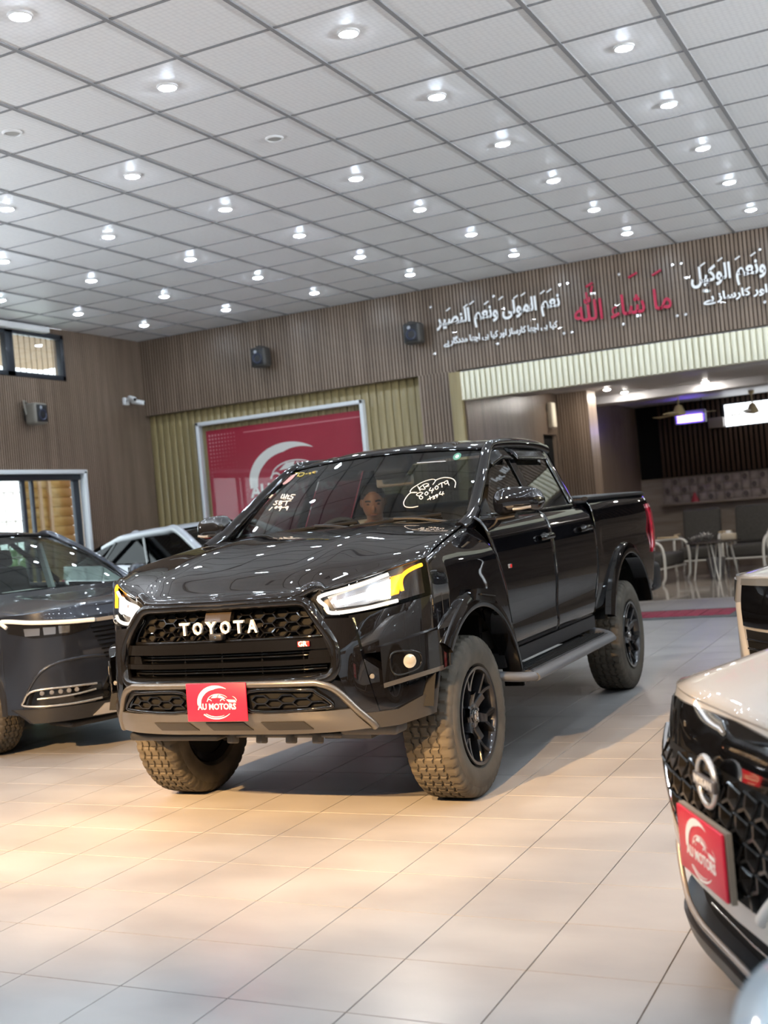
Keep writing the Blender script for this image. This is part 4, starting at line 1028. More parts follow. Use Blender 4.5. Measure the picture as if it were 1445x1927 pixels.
    lathe('liner_hub', [(0, 0), (.12, 0), (.12, .05)], M_matte, tk, 16, 'x', (s * .56, 0, .388))
    # side vent garnish on the flare
    vg = [(s * .953, y, z) for y, z in ((-.06, .955), (.20, .915), (.225, .945), (.21, .985), (-.03, 1.005))]
    mo('vent_garnish', [(x - s * .03, y, z) for x, y, z in vg] + vg, [(0, 1, 2, 3, 4)[::-1], (5, 6, 7, 8, 9)] + [(i, (i + 1) % 5, 5 + (i + 1) % 5, 5 + i) for i in range(5)], M_gloss, tk, False)
    tube('garnish_slot', [(s * .955, .0, .975), (s * .955, .185, .948)], .010, M_matte, tk, flat=.5)
    tube('pillar_foot', [(s * .775, .26, 1.295), (s * .782, .38, 1.322), (s * .772, .50, 1.375)], [.034, .044, .036], M_paint, tk, 12)
    # --- doors
    def door(yf, yr, n, zb=lambda y: SILL + .02):
        return grid('front_door' if n == 0 else 'rear_door', mir(sidegrid(yf, yr, zb, lambda y: BELT, lambda y, z: tx(z) - .010 * math.exp(-((z - .80) / .10) ** 2) + .006 * math.exp(-((z - .69) / .05) ** 2), 30, 26), s), M_paint, tk, 0.008)
    d0 = door(dfr, lambda z: 1.395, 0); d1 = door(lambda z: 1.403, lambda z: pch([(.6, 2.18), (.72, 2.24), (.9, 2.315), (1.15, 2.345), (1.345, 2.345)])(z), 1)
    for d, y, z in ((d0, 1.26, 1.185), (d1, 2.09, 1.195)):
        hb = [(s * (tx(z) + .004), y + .085 * math.cos(a), z + .032 * math.sin(a)) for a in np.linspace(0, 2 * math.pi, 20, endpoint=False)]
        mo('handle_bowl', hb, [tuple(range(20))], M_matte, d, False)
        P_ = [(s * (tx(z) + .012), y - .10, z + .004), (s * (tx(z) + .034), y - .07, z + .008), (s * (tx(z) + .038), y, z + .010), (s * (tx(z) + .034), y + .07, z + .008), (s * (tx(z) + .012), y + .10, z + .004)]
        tube('door_handle', crom(P_, 4), .016, M_gloss, d, 10, flat=1.1)
    bd = box('door_badge', (s * (tx(1.06) + .003), .60, 1.07), (.006, .05, .022), P('badge silver', (.55, .55, .55), .2, .8), d0, .002); 
    box('badge_red', (s * .004, .012, 0), (.004, .02, .018), P('badge red', (.55, .02, .02), .3), bd)
    mo('sill', *boxVF((s * .83, 1.35, .585), (.09, 1.75, .075)), M_black, tk, False)
    # --- side step
    sp = [(s * .84, .42, .515), (s * .93, .47, .500), (s * .985, .56, .490), (s * .990, .70, .488), (s * .990, 2.0, .488), (s * .985, 2.14, .490), (s * .93, 2.24, .50), (s * .84, 2.28, .515)]
    stp = tube('side_step', crom(sp, 5), .042, P('step grey', (.10, .105, .115), .42), tk, 10, flat=.62)
    box('tread_pad', (s * .905, 1.35, .512), (.15, 1.55, .012), M_black, stp, .004)
    for i in range(6): box('tread_rib', (s * (.85 + i * .022), 1.35, .521), (.009, 1.5, .006), M_matte, stp)
    for y in (.75, 1.95): box('step_bracket', (s * .80, y, .52), (.16, .06, .03), M_matte, stp)
    # --- bed side
    bx = pch([(.5, .84), (.64, .868), (.8, .888), (1.0, .897), (1.2, .892), (1.32, .875), (1.365, .855), (1.385, .835)])
    btap = pch([(2.36, 0), (3.5, 0), (4.0, -.012), (4.18, -.04), (4.22, -.07)])
    rz_ = archz(RA[0], RA[1], RA[2] + .01, lambda y: .64)
    su2 = np.r_[np.linspace(0, .12, 8)[:-1], np.linspace(.12, .70, 34), np.linspace(.70, 1, 14)[1:]]
    grid('bed_side', mir(sidegrid(lambda z: pch([(.6, 2.20), (.72, 2.26), (.9, 2.33), (1.15, 2.36), (1.4, 2.36)])(z), lambda z: pch([(.6, 4.10), (.9, 4.16), (1.38, 4.19)])(z), rz_, lambda y: lerp(1.375, 1.385, (y - 2.36) / 1.8), lambda y, z: bx(z) + btap(y) - .012 * math.exp(-((z - 1.10) / .07) ** 2) * (1 if 2.5 < y < 4 else .3), su=su2, nv=22), s), M_paint, tk, 0.006)
    flare('wheel_flare', tk, s, *RA, .085, .897, .042, M_gloss, 18, 162)
    liner(tk, s, RA[0], .62, .42, .50, .89)
    # --- tail lamp
    P_ = []
    for z in np.linspace(.93, 1.31, 10):
        row = []
        for t in np.linspace(0, 1, 8): y = lerp(4.00, 4.235, t); row.append((s * (lerp(bx(z) - .006, .80, (max(0, t - .35) / .65) ** 2)), y - .05 * abs((z - 1.12) / .19) ** 2, z))
        P_.append(row)
    grid('tail_light', P_, M_tail, tk, .02)
    # --- greenhouse
    ap = [(s * .775, .40, 1.325), (s * .752, .58, 1.43), (s * .70, .86, 1.60), (s * .650, 1.10, 1.728), (s * .642, 1.25, 1.758), (s * .640, 1.6, 1.770), (s * .636, 2.0, 1.764), (s * .620, 2.28, 1.742)]
    tube('roof_rail', crom(ap, 6), [.036, .034, .032, .030, .032, .034, .034, .034], M_paint, tk, 12)
    def gx2(z): return lerp(.808, .650, (z - 1.345) / (1.71 - 1.345))
    P_ = [[(s * (gx2(z) + .006 - .05 * u ** 3), lerp(lerp(2.13, 2.10, (z - 1.34) / .4), lerp(2.375, 2.30, (z - 1.34) / .4), u), z) for z in np.linspace(1.335, 1.765, 10)] for u in np.linspace(0, 1, 8)]
    grid('rear_pillar', P_, M_paint, tk, .01)
    def win(name, b0, b1, t0, t1, z0=1.352, z1=1.70):
        P_ = []
        for u in np.linspace(0, 1, 14): P_.append([(s * (gx2(lerp(z0, z1, t)) + .004 * math.sin(math.pi * t)), lerp(lerp(b0, b1, u), lerp(t0, t1, u), t), lerp(z0, z1, t)) for t in np.linspace(0, 1, 8)])
        return grid(name, P_, M_tint, tk)
    win('front_side_window', .58, 1.365, 1.13, 1.40); win('rear_side_window', 1.47, 2.10, 1.475, 2.07)
    for y in (1.415,): grid('door_pillar', [[(s * (gx2(z) + .010), y + dy, z) for z in np.linspace(1.345, 1.715, 6)] for dy in (-.052, -.05, .05, .052)], M_gloss, tk, .006)
    tube('belt_strip', crom([(s * .80, .50, 1.345), (s * .818, .8, 1.350), (s * .818, 1.5, 1.352), (s * .815, 2.13, 1.356)], 6), .010, M_gloss, tk)
    # rain visors
    for b0, b1 in ((1.02, 1.38), (1.45, 2.10)):
        grid('rain_visor', [[(s * (gx2(z) + .012 + .028 * (1.745 - z) / .08), y, z - (.05 * max(0, (1.2 - y) / .2) if b0 < 1.2 else 0)) for z in (1.745, 1.72, 1.69, 1.665)] for y in np.linspace(b0, b1, 12)], P('visor smoke', (.006, .006, .006), .08), tk, .003)
    q = [(s * .80, .47, 1.345), (s * .806, .66, 1.352), (s * .78, .66, 1.44)]
    mo('quarter_trim', q + [(x - s * .01, y, z) for x, y, z in q], [(0, 1, 2), (3, 5, 4), (0, 3, 4, 1), (1, 4, 5, 2), (2, 5, 3, 0)], M_black, tk, False)
    mm = mirror(tk, s, .925, .64, 1.405, M_paint, .27, .155, .17)
    cstripm = tube('mirror_indicator', [(s * .96, .567, 1.368), (s * 1.0, .575, 1.368), (s * 1.05, .598, 1.374)], .008, P('indicator lens', (.30, .29, .27), .2, .4), mm, 8)
    for y, r_ in ((0.0, .5), (3.085, 1.4)): wheel(tk, s * .772, y, .390, .262, .232, 6, M_rimblk, 46, r_)
# --- roof
def roof_pt(u, t):
    x = u * lerp(.645, .645, math.sin(math.pi * min(1, t * 1.2) / 1.2)); y = lerp(lerp(1.015, 1.115, u * u), lerp(2.36, 2.30, u * u), t)
    z = pch([(0, 1.760), (.08, 1.788), (.25, 1.815), (.5, 1.828), (.8, 1.818), (.95, 1.795), (1, 1.765)])(t) - .040 * abs(u) ** 2.4
    return (x, y, z - .008 * math.exp(-((abs(u) - .62) / .05) ** 2))
grid('roof', [[roof_pt(u, t) for u in np.linspace(-1, 1, 41)] for t in np.linspace(0, 1, 28)], M_paint, tk, .01)
# --- windscreen
def ws_pt(s, t):
    a = np.array((s * .745, lerp(.40, .53, s * s), 1.328 + .006 * s * s)); b = np.array((s * .630, lerp(1.02, 1.11, s * s), 1.760 - .030 * s * s))
    p = lerp(a, b, t); p[1] -= .03 * math.sin(math.pi * t); p[2] += .012 * math.sin(math.pi * t); return p
wsn = grid('windscreen', [[ws_pt(s, t) for s in np.linspace(-1, 1, 31)] for t in np.linspace(0, 1, 14)], M_ws, tk)
def on_ws(px, pz, off=.004):
    """point on the screen: px in -1..1 across, pz in 0..1 up"""
    p = ws_pt(px, pz); du = ws_pt(px + .01, pz) - ws_pt(px - .01, pz); dv = ws_pt(px, min(1, pz + .01)) - ws_pt(px, max(0, pz - .01))
    n = np.cross(du, dv); n /= np.linalg.norm(n); n = n if n[1] < 0 else -n
    return p + n * off
band = []
for pts in ([(x, .0) for x in np.linspace(-1, 1, 21)] + [(1, t) for t in np.linspace(.1, 1, 9)] + [(x, 1) for x in np.linspace(.95, -1, 21)] + [(-1, t) for t in np.linspace(.9, .05, 9)],):
    tube('screen_seal', [on_ws(x, t, .002) for x, t in pts], .016, M_gloss, wsn, 6, True, flat=.6)
# wipers
for x0, x1, z0 in ((-.55, .15, .035), (.10, .78, .035)):
    wp = tube('wiper', crom([on_ws(x1 + .05, -.03, .02), on_ws(lerp(x0, x1, .75), .03, .028), on_ws(lerp(x0, x1, .5), z0 + .02, .026)], 5), .009, M_black, tk, 6)
    tube('wiper_blade', crom([on_ws(x0, .02, .014), on_ws(lerp(x0, x1, .5), .055, .016), on_ws(x1, .075, .014)], 5), .008, M_matte, wp, 6, flat=1.3)
# handwriting and stickers on the glass
M_pen = P('white marker', (.85, .85, .82), .6)
PEN_R = [[(.59,.216),(.542,.208),(.492,.223),(.469,.262),(.469,.311),(.487,.377),(.514,.395),(.552,.39)],[(.552,.39),(.501,.394),(.491,.421),(.508,.461),(.569,.522),(.638,.552),(.671,.531),(.66,.478)],[(.671,.531),(.695,.551),(.742,.564),(.802,.543),(.838,.49),(.842,.415)],[(.539,.473),(.572,.41)],[(.579,.484),(.558,.438),(.604,.423)],[(.609,.427),(.582,.481),(.607,.498),(.625,.482),(.604,.454),(.634,.464)],[(.6,.377),(.576,.388),(.552,.368),(.562,.348),(.596,.337),(.609,.317),(.598,.3),(.581,.321),(.585,.351),(.6,.377)],[(.626,.39),(.616,.366),(.631,.345),(.642,.369),(.626,.39)],[(.651,.439),(.646,.401),(.682,.405)],[(.671,.427),(.671,.365)],[(.694,.46),(.685,.428),(.704,.41),(.71,.438),(.694,.46)],[(.706,.468),(.723,.487),(.747,.498)],[(.728,.492),(.741,.432)],[(.767,.519),(.749,.501),(.761,.472),(.778,.494),(.767,.519),(.793,.452)],[(.649,.287),(.687,.316)],[(.66,.329),(.674,.283)],[(.685,.325),(.701,.323),(.694,.309),(.705,.298),(.691,.287)],[(.72,.344),(.705,.335),(.713,.322),(.722,.339),(.719,.302)],[(.738,.376),(.733,.344),(.769,.346)],[(.757,.373),(.757,.328)]]
PEN_L = [[(-.822,.574),(-.8,.514),(-.756,.522)],[(-.795,.568),(-.76,.496)],[(-.757,.561),(-.736,.488)],[(-.746,.533),(-.72,.536),(-.712,.491),(-.676,.488)],[(-.648,.534),(-.691,.541),(-.688,.518),(-.653,.502),(-.654,.474),(-.686,.484)],[(-.807,.477),(-.839,.475),(-.803,.446),(-.811,.427),(-.836,.436)],[(-.782,.473),(-.764,.421),(-.738,.426),(-.745,.442),(-.769,.449),(-.746,.457),(-.782,.473)],[(-.741,.457),(-.644,.453)],[(-.686,.454),(-.671,.395)],[(-.823,.396),(-.835,.356)],[(-.78,.397),(-.78,.376),(-.759,.376),(-.765,.395),(-.78,.397)],[(-.717,.395),(-.74,.384),(-.716,.366),(-.707,.386),(-.701,.33)],[(-.693,.37),(-.661,.372)],[(-.634,.378),(-.652,.365),(-.627,.352),(-.628,.375),(-.619,.328)]]
PEN_Y = [[(-.945,.932),(-.881,.913),(-.855,.852)],[(-.86,.911),(-.865,.882),(-.817,.84),(-.783,.851),(-.797,.89),(-.86,.911)],[(-.76,.866),(-.735,.865)],[(-.723,.867),(-.697,.869),(-.696,.846)],[(-.647,.881),(-.678,.868),(-.634,.849)]]
def pen(strokes_, mat, r):
    return mo('handwriting', *joinVF([tubeVF([on_ws(u, v, .003) for u, v in crom(st, 4)], r, 5) for st in strokes_]), mat, wsn)
pen(PEN_R, M_pen, .0026); pen(PEN_L, M_pen, .0034); pen(PEN_Y, P('yellow marker', (.75, .62, .15), .6), .0026)
def sticker(x, z, r, mat, rx=1.0):
    V = [on_ws(x, z, .003)] + [on_ws(x + r * rx * math.cos(a), z + r * 1.7 * math.sin(a), .003) for a in np.linspace(0, 2 * math.pi, 20, endpoint=False)]
    return mo('glass_sticker', V, [(0, 1 + i, 1 + (i + 1) % 20) for i in range(20)], mat, wsn, False)
sticker(-.945, .83, .048, P('pink sticker', (.75, .42, .40), .5)); sticker(.783, .88, .034, P('green sticker', (.10, .32, .22), .5)); sticker(.783, .88, .016, M_print)
def qsticker(x0, x1, z0, z1, mat): return mo('glass_sticker', [on_ws(x, z, .003) for x, z in ((x0, z0), (x1, z0), (x1, z1), (x0, z1))], [(0, 1, 2, 3)], mat, wsn, False)
qsticker(-.93, -.90, .895, .93, M_print); qsticker(-.985, -.955, .55, .60, P('cream sticker', (.75, .72, .6), .5)); qsticker(.441, .70, .806, .816, P('grey strip', (.6, .6, .6), .5))
# --- roof console, rear-view mirror, dashboard, seats
box('camera_housing', (0.04, 1.12, 1.685), (.20, .20, .07), M_int, tk, .02, (R_(30), 0, 0)); box('rear_view_mirror', (0.02, 1.16, 1.60), (.25, .03, .065), P('mirror back', (.35, .31, .26), .5), tk, .02)
grid('headliner', [[(u * .60, y, 1.775 - .05 * u * u) for u in np.linspace(-1, 1, 9)] for y in np.linspace(1.10, 2.28, 6)], P('headliner', (.05, .052, .055), .9), tk)
dash = grid('dashboard', [[(x, y + .04 * (x / .7) ** 2, z) for x in np.linspace(-.74, .74, 17)] for y, z in ((.46, 1.31), (.60, 1.325), (.85, 1.32), (.93, 1.28), (.95, 1.18), (.90, .95))], M_int, tk)
box('dash_paper', (.22, .72, 1.331), (.42, .16, .004), M_print, dash, 0, (0, 0, R_(-6)))
sw = tube('steering_wheel', [(-.36 + .185 * math.cos(a), 1.06 + .075 * math.sin(a), 1.235 + .165 * math.sin(a)) for a in np.linspace(0, 2 * math.pi, 28, endpoint=False)], .016, M_int, tk, 8, True)
box('steering_hub', (-.36, 1.055, 1.22), (.16, .05, .10), M_int, sw, .02, (R_(-25), 0, 0)); tube('steering_column', [(-.36, 1.04, 1.22), (-.36, .92, 1.12)], .03, M_int, sw)
for x in (-.36, .36):
    st_ = box('seat', (x, 1.46, .82), (.50, .52, .18), M_intg, tk, .06, None, 3)
    box('seat_back', (0, .27, .30), (.48, .16, .60), M_intg, st_, .06, (R_(-14), 0, 0), 3); box('head_rest', (0, .36, .645), (.26, .10, .15), M_intg, st_, .04, (R_(-10), 0, 0), 3)
bs = box('rear_bench', (0, 2.02, .86), (1.30, .46, .20), M_intg, tk, .06, None, 3); box('bench_back', (0, .20, .30), (1.30, .12, .60), M_intg, bs, .05, (R_(-8), 0, 0), 3)
mo('cab_floor', *boxVF((0, 1.35, .70), (1.62, 2.0, .10)), M_matte, tk, False)
# --- cab back wall, rear glass
grid('cab_back', [[(x, 2.385 - .08 * max(0, z - 1.35) / .4 + .0, z) for x in np.linspace(-.80, .80, 9)] for z in (.6, 1.0, 1.36)], M_paint, tk)
grid('rear_window', [[(x * lerp(1, .82, t), lerp(2.385, 2.315, t), lerp(1.37, 1.74, t)) for x in np.linspace(-.76, .76, 9)] for t in np.linspace(0, 1, 5)], M_tint, tk)
# --- bed: floor, tonneau lid, tailgate, rear bumper
mo('bed_floor', *boxVF((0, 3.28, .86), (1.56, 1.76, .04)), M_matte, tk, False); mo('bed_front', *boxVF((0, 2.42, 1.10), (1.62, .03, .50)), M_matte, tk, False)
M_lid = P('tonneau grey', (.09, .095, .10), .38, .2)
grid('tonneau_lid', [[(u * .80, y, 1.405 + .012 * (1 - u * u)) for u in np.linspace(-1, 1, 11)] for y in np.linspace(2.42, 4.15, 10)], M_lid, tk, .02)
for s in (-1, 1): tube('bed_rail', [(s * .835, 2.38, 1.392), (s * .838, 3.2, 1.398), (s * .832, 4.0, 1.398), (s * .80, 4.17, 1.395)], .026, M_black, tk, 8, flat=.6)
grid('tailgate', [[(x, 4.205 + .02 * math.sin((z - .75) * 5), z) for x in np.linspace(-.80, .80, 9)] for z in np.linspace(.70, 1.385, 8)], M_paint, tk, .05)
box('rear_bumper', (0, 4.22, .72), (1.74, .24, .23), M_black, tk, .045, None, 3)
# --- chassis and the parts seen under the bumper
for s in (-1, 1):
    box('chassis_rail', (s * .42, 1.7, .52), (.09, 4.9, .13), M_matte, tk); box('suspension_arm', (s * .50, .02, .36), (.36, .10, .06), M_matte, tk, .01, (0, R_(8) * s, 0))
    box('rear_axle_half', (s * .35, 3.085, .40), (.70, .12, .12), M_matte, tk, .03); tube('driveshaft', [(s * .15, 0, .40), (s * .62, 0, .39)], .03, M_matte, tk)
box('engine_undertray', (0, .15, .47), (.80, 1.3, .05), M_matte, tk, .01, (R_(3), 0, 0))
M_under = P('undershield', (.10, .095, .09), .55)
box('air_dam', (-.40, -.66, .434), (.52, .10, .045), M_black, tk, .02); box('air_dam', (.58, -.52, .440), (.30, .12, .055), P('splash grey', (.085, .08, .075), .5), tk, .02)
us = box('undershield', (.12, -.45, .388), (.62, .34, .022), M_under, tk, .008, (R_(-12), 0, 0))
for x in (-.24, -.08, .08, .22): box('shield_rib', (x, -.165, -.014), (.035, .06, .05), M_under, us, .008)
mo('tow_block', *boxVF((.46, -.50, .415), (.24, .10, .045)), M_under, tk, False)
mo('firewall', *boxVF((0, .36, .95), (1.6, .04, .62)), M_matte, tk, False)
mo('engine_bay', *boxVF((0, -.28, .86), (1.0, .95, .46)), M_matte, tk, False)
plate(tk, tuple(tf.pt(.012, .632, .042)), (R_(-2), 0, 0))

# ================================================================ the driver
M_skin = P('skin', (.30, .155, .09), .5); M_hair = P('hair', (.012, .010, .009), .5); M_shirt = P('pale shirt', (.42, .41, .38), .8); M_trou = P('trousers', (.05, .05, .06), .85)
man = bpy.data.objects.new('person', bpy.data.meshes.new('person'))
def skinned(name, V, E, Rr, mat, parent, root=0, sub=2):
    me = bpy.data.meshes.new(name); me.from_pydata(V, E, []); me.materials.append(mat)
    o = link(name, me, parent); m = o.modifiers.new('skin', 'SKIN'); m.use_smooth_shade = True
    sv = me.skin_vertices[0].data
    for i, r in enumerate(Rr): sv[i].radius = (r, r) if np.isscalar(r) else r
    for i in range(len(V)): sv[i].use_root = (i == root)
    o.modifiers.new('sub', 'SUBSURF').levels = sub; o.modifiers['sub'].render_levels = sub
    return o
TKM = Matrix.Translation((-3.045, 5.25, 0)) @ Matrix.Rotation(R_(.45), 4, 'Z')
V = [(-.35, 1.62, .985), (-.35, 1.63, 1.12), (-.335, 1.59, 1.26), (-.315, 1.53, 1.35), (-.295, 1.485, 1.41), (-.280, 1.44, 1.485), (-.276, 1.43, 1.535),
     (-.49, 1.58, 1.315), (-.55, 1.45, 1.12), (-.47, 1.24, 1.14), (-.45, 1.165, 1.17), (-.17, 1.57, 1.315), (-.10, 1.43, 1.13), (-.22, 1.23, 1.14), (-.25, 1.16, 1.17),
     (-.44, 1.54, .965), (-.46, 1.12, 1.02), (-.46, .98, .83), (-.46, .88, .80), (-.26, 1.54, .965), (-.25, 1.12, 1.02), (-.25, .98, .83), (-.25, .88, .80)]
E_ = [(0, 1), (1, 2), (2, 3), (3, 4), (4, 5), (5, 6), (2, 7), (7, 8), (8, 9), (9, 10), (2, 11), (11, 12), (12, 13), (13, 14), (0, 15), (15, 16), (16, 17), (17, 18), (0, 19), (19, 20), (20, 21), (21, 22)]
Rr = [.13, .12, .125, .06, .052, (.078, .090), .060, .055, .043, .028, .032, .055, .043, .028, .032, .085, .058, .042, .036, .085, .058, .042, .036]
for h, sx_ in ((10, 1), (14, -1)):               # four fingers curled over the wheel rim and a thumb from the side of the palm
    b = np.array(V[h])
    for k, ln in enumerate((.030, .036, .033, .026)):
        i = len(V); o_ = np.array((sx_ * (-.030 + .018 * k), -.012, .012))
        V += [tuple(b + o_), tuple(b + o_ + np.array((0, -ln, .010))), tuple(b + o_ + np.array((0, -ln - .012, -.020)))]
        E_ += [(h, i), (i, i + 1), (i + 1, i + 2)]; Rr += [.010, .009, .008]
    i = len(V); V += [tuple(b + np.array((sx_ * .040, .0, .006))), tuple(b + np.array((sx_ * .052, -.030, .012)))]; E_ += [(h, i), (i, i + 1)]; Rr += [.011, .009]
bpy.data.objects.remove(man)
man = skinned('person', V, E_, Rr, M_skin, None); man.matrix_world = TKM
tag(man, 'man in a pale shirt sitting at the wheel of the pickup, looking down', 'person')
skinned('shirt', [V[i] for i in (0, 1, 2, 3, 7, 8, 11, 12)], [(0, 1), (1, 2), (2, 3), (2, 4), (4, 5), (2, 6), (6, 7)], [.145, .138, .142, .072, .070, .055, .070, .055], M_shirt, man, 0)
skinned('trousers', [V[i] for i in (0, 15, 16, 17, 19, 20, 21)], [(0, 1), (1, 2), (2, 3), (0, 4), (4, 5), (5, 6)], [.145, .098, .070, .052, .098, .070, .052], M_trou, man, 0)
Hc = Vector((-.280, 1.445, 1.492)); hf_ = Vector((.42, -.86, -.30)).normalized(); hr = hf_.cross(Vector((0, 0, 1))).normalized(); hu = hr.cross(hf_)
def hp(r, u, f): return tuple(Hc + hr * r + hu * u + hf_ * f)
def blob(name, c, rx, ru, rf, mat, n=12, cut=None):
    P_ = [[hp(c[0] + rx * math.sin(a) * math.cos(b), c[1] + ru * math.cos(a), c[2] + rf * math.sin(a) * math.sin(b)) for b in np.linspace(0, 2 * math.pi, n * 2, endpoint=False)] for a in np.linspace(.01, math.pi * (cut or .99), n)]
    return grid(name, P_, mat, man, wrap=True, ang=70)
blob('face', (0, -.005, .006), .072, .108, .090, M_skin, 16)
blob('hair', (0, .030, -.016), .078, .090, .090, M_hair, 14, .50)
blob('nose', (0, -.018, .094), .014, .024, .018, M_skin); blob('mouth', (0, -.062, .080), .024, .006, .010, P('lips', (.20, .08, .06), .5))
for q in (-1, 1):
    blob('eye', (q * .030, .010, .082), .013, .006, .008, P('eye dark', (.03, .02, .018), .3)); blob('ear', (q * .074, -.005, -.005), .010, .028, .018, M_skin)
    tube('eyebrow', [hp(q * .014, .030, .090), hp(q * .032, .034, .086), hp(q * .048, .028, .074)], .0055, M_hair, man, 6)
# ================================================================ the other cars
def car(name, label, loc, rz, paint, p, cat='car'):
    """generic five-door body; p holds its proportions. Returns (root, fascia, helpers)"""
    r = empty(name, loc, rz, label, cat)
    ov, wb, rov, hw, wr = p['ov'], p['wb'], p['rov'], p['hw'], p['wr']
    sill, belt, roofz = p['sill'], p['belt'], p['roof']
    fz0, fz1 = p['fz']                                   # lower and upper edge of the front
    cy, ay = p['cowl'], p['atop']                        # cowl y, top of the A-pillar y
    ry = wb + rov                                        # rear end
    f = Fas([(0, -ov), (hw * .35, -ov + .012), (hw * .6, -ov + .05), (hw * .8, -ov + .14), (hw * .92, -ov + .27), (hw * .985, -ov + .43)], p['dz'], hw * 1.02)
    prof = pch([(sill - .05, .955), (sill + .12, .985), (.62, 1.0), (.80, .985), (belt - .12, .955), (belt, .905)])
    tap = pch([(-ov, .93), (-ov + .42, .985), (0, 1.0), (wb, 1.0), (wb + .35, .98), (ry, .86)])
    xs = lambda y, z: hw * prof(z) * tap(y)
    he = pch([(-ov, fz1 - .02), (-ov + .42, p['hoodz'][0]), (0, p['hoodz'][1]), (cy, belt - .0), (ry, belt + p.get('wedge', .06))])   # top edge of the side
    arF = archz(0, wr, wr + .06, sill); arR = archz(wb, wr, wr + .06, sill)
    zb = lambda y: max(arF(y), arR(y))
    doorF, doorM = cy + .12, (cy + .12 + wb - .25) / 2 + .05
    yj = [-ov + .43, doorF, doorM, wb - .30, ry - .10]
    nm = ['fender', 'front_door', 'rear_door', 'rear_quarter']
    gx_ = lambda y, z: lerp(xs(y, belt) - .03, p['rx'], min(1.15, max(0, (z - belt) / (roofz - .09 - belt))))
    for s in (-1, 1):
        for k in range(4):
            o = grid(nm[k], mir(sidegrid(lambda z: yj[k] + .004, lambda z: yj[k + 1] - .004, zb, he, lambda y, z: xs(y, z) - .012 * math.exp(-((z - .66) / .07) ** 2) * (1 if .2 < y < wb - .2 else 0), 40 if k in (0, 3) else 16, 14), s), paint, r, .006)
            if k in (1, 2): tube('door_handle', [(s * (xs(yj[k + 1] - .2, belt - .12) + .012), yj[k + 1] - .27, belt - .12), (s * (xs(yj[k + 1] - .2, belt - .12) + .022), yj[k + 1] - .18, belt - .117), (s * (xs(yj[k + 1] - .2, belt - .12) + .012), yj[k + 1] - .09, belt - .115)], .012, paint, o, 8)
        if p.get('cladding', True):
            flare('arch_trim', r, s, 0, wr, wr + .055, .05, hw * .985, .018, M_black, -5, 185); flare('arch_trim', r, s, wb, wr, wr + .055, .05, hw * .985, .018, M_black, -5, 185)
        liner(r, s, 0, wr + .07, wr, hw - .40, hw - .03); liner(r, s, wb, wr + .07, wr, hw - .40, hw - .03)
        tube('sill_trim', [(s * (hw - .04), wr + .10, sill), (s * (hw - .02), wb / 2, sill - .01), (s * (hw - .04), wb - wr - .10, sill)], .035, M_black, r, 8)
        for y in (0, wb): wheel(r, s * (hw - .115), y, wr, p['tw'], p['rr'], 5, p['rimmat'], 40, .3, .22, 'D')
        # greenhouse side: glass, pillars, roof rail
        yb0, yb1 = cy + .10, ry - p['hatch'][0]; yt0, yt1 = ay + .05, ry - p['hatch'][1]
        zt = lambda u: roofz - .085 - .05 * max(0, u - .75) / .25 - p.get('rdrop', 0) * u ** 2
        P_ = [[(s * gx_(lerp(yb0, yb1, u), lerp(he(lerp(yb0, yb1, u)) + .012, zt(u), t)), lerp(lerp(yb0, yb1, u), lerp(yt0, yt1, u), t), lerp(he(lerp(yb0, yb1, u)) + .012, zt(u), t)) for t in np.linspace(0, 1, 7)] for u in np.linspace(0, 1, 24)]
        side = grid('side_windows', P_, p['side_glass'], r)
        ur = [(s * (p['rx'] + .0), lerp(yt0, yt1, u), zt(u) + .012) for u in np.linspace(0, 1, 9)]
        a0 = (s * (gx_(cy, belt) + .0), cy + .02, he(cy) + .005)
        tube('roof_rail', crom([a0, lerp(np.array(a0), np.array(ur[0]), .5) + np.array((s * .012, 0, .016))] + ur, 4), p.get('rail', .034), paint, r, 10)
        for u, w_ in ((.47, .03), (.80, .02)):
            i = int(u * 23); q = [(P_[i][t][0] + s * .006, P_[i][t][1], P_[i][t][2]) for t in range(7)]; tube('door_pillar', q, w_, M_gloss, r, 6, flat=.3, up=(s, 0, 0))
        c0, c1 = P_[-1][0], P_[-1][-1]
        Q = [[(lerp(P_[-1][t][0], s * p['rx'] * .86, u ** 1.5), lerp(P_[-1][t][1] - .01, lerp(ry - .12, ry - p['hatch'][1] + .16, t / 6), u), P_[-1][t][2] - .03 * u) for t in range(7)] for u in np.linspace(0, 1, 6)]
        grid('rear_pillar', Q, paint, r, .008)
        mirror(r, s, hw + .06, cy + .22, belt + .07, paint, .22, .14, .14)
    # front shell, hood, roof, glass, tail
    shell = conf('front_bumper', f, [(a * hw * .985, lerp(fz1 + .012, he(-ov + .43) + .002, abs(a) ** 3)) for a in np.linspace(-1, 1, 25)], [(-hw * .985, fz0 + .06), (-hw * .6, fz0), (0, fz0), (hw * .6, fz0), (hw * .985, fz0 + .06)], 0, paint, r, 60, 16)
    def hood_pt(t, s):
        a = abs(s); ye = lerp(-ov + .43, cy + .05, t); xe = xs(ye, he(ye)) - .004
        y = lerp(f.p(a * hw * .985) + f.d(fz1) * (1 - a * a), lerp(cy - .12, cy + .05, a * a), t)
        zf = lerp(fz1 + .01, he(-ov + .43), a ** 3); zc = pch([(0, fz1 + .01), (.08, fz1 + .035), (.35, lerp(fz1, belt, .52) + .015), (.7, belt - .005), (1, belt + .035)])(t)
        z = lerp(zc, he(ye), a ** 3.0); return (s * xe, y, z + .012 * math.exp(-((a - .62) / .12) ** 2) * math.sin(math.pi * t))
    hd = grid('hood', [[hood_pt(t, s) for s in np.linspace(-1, 1, 41)] for t in np.linspace(0, 1, 22)], paint, r, .008)
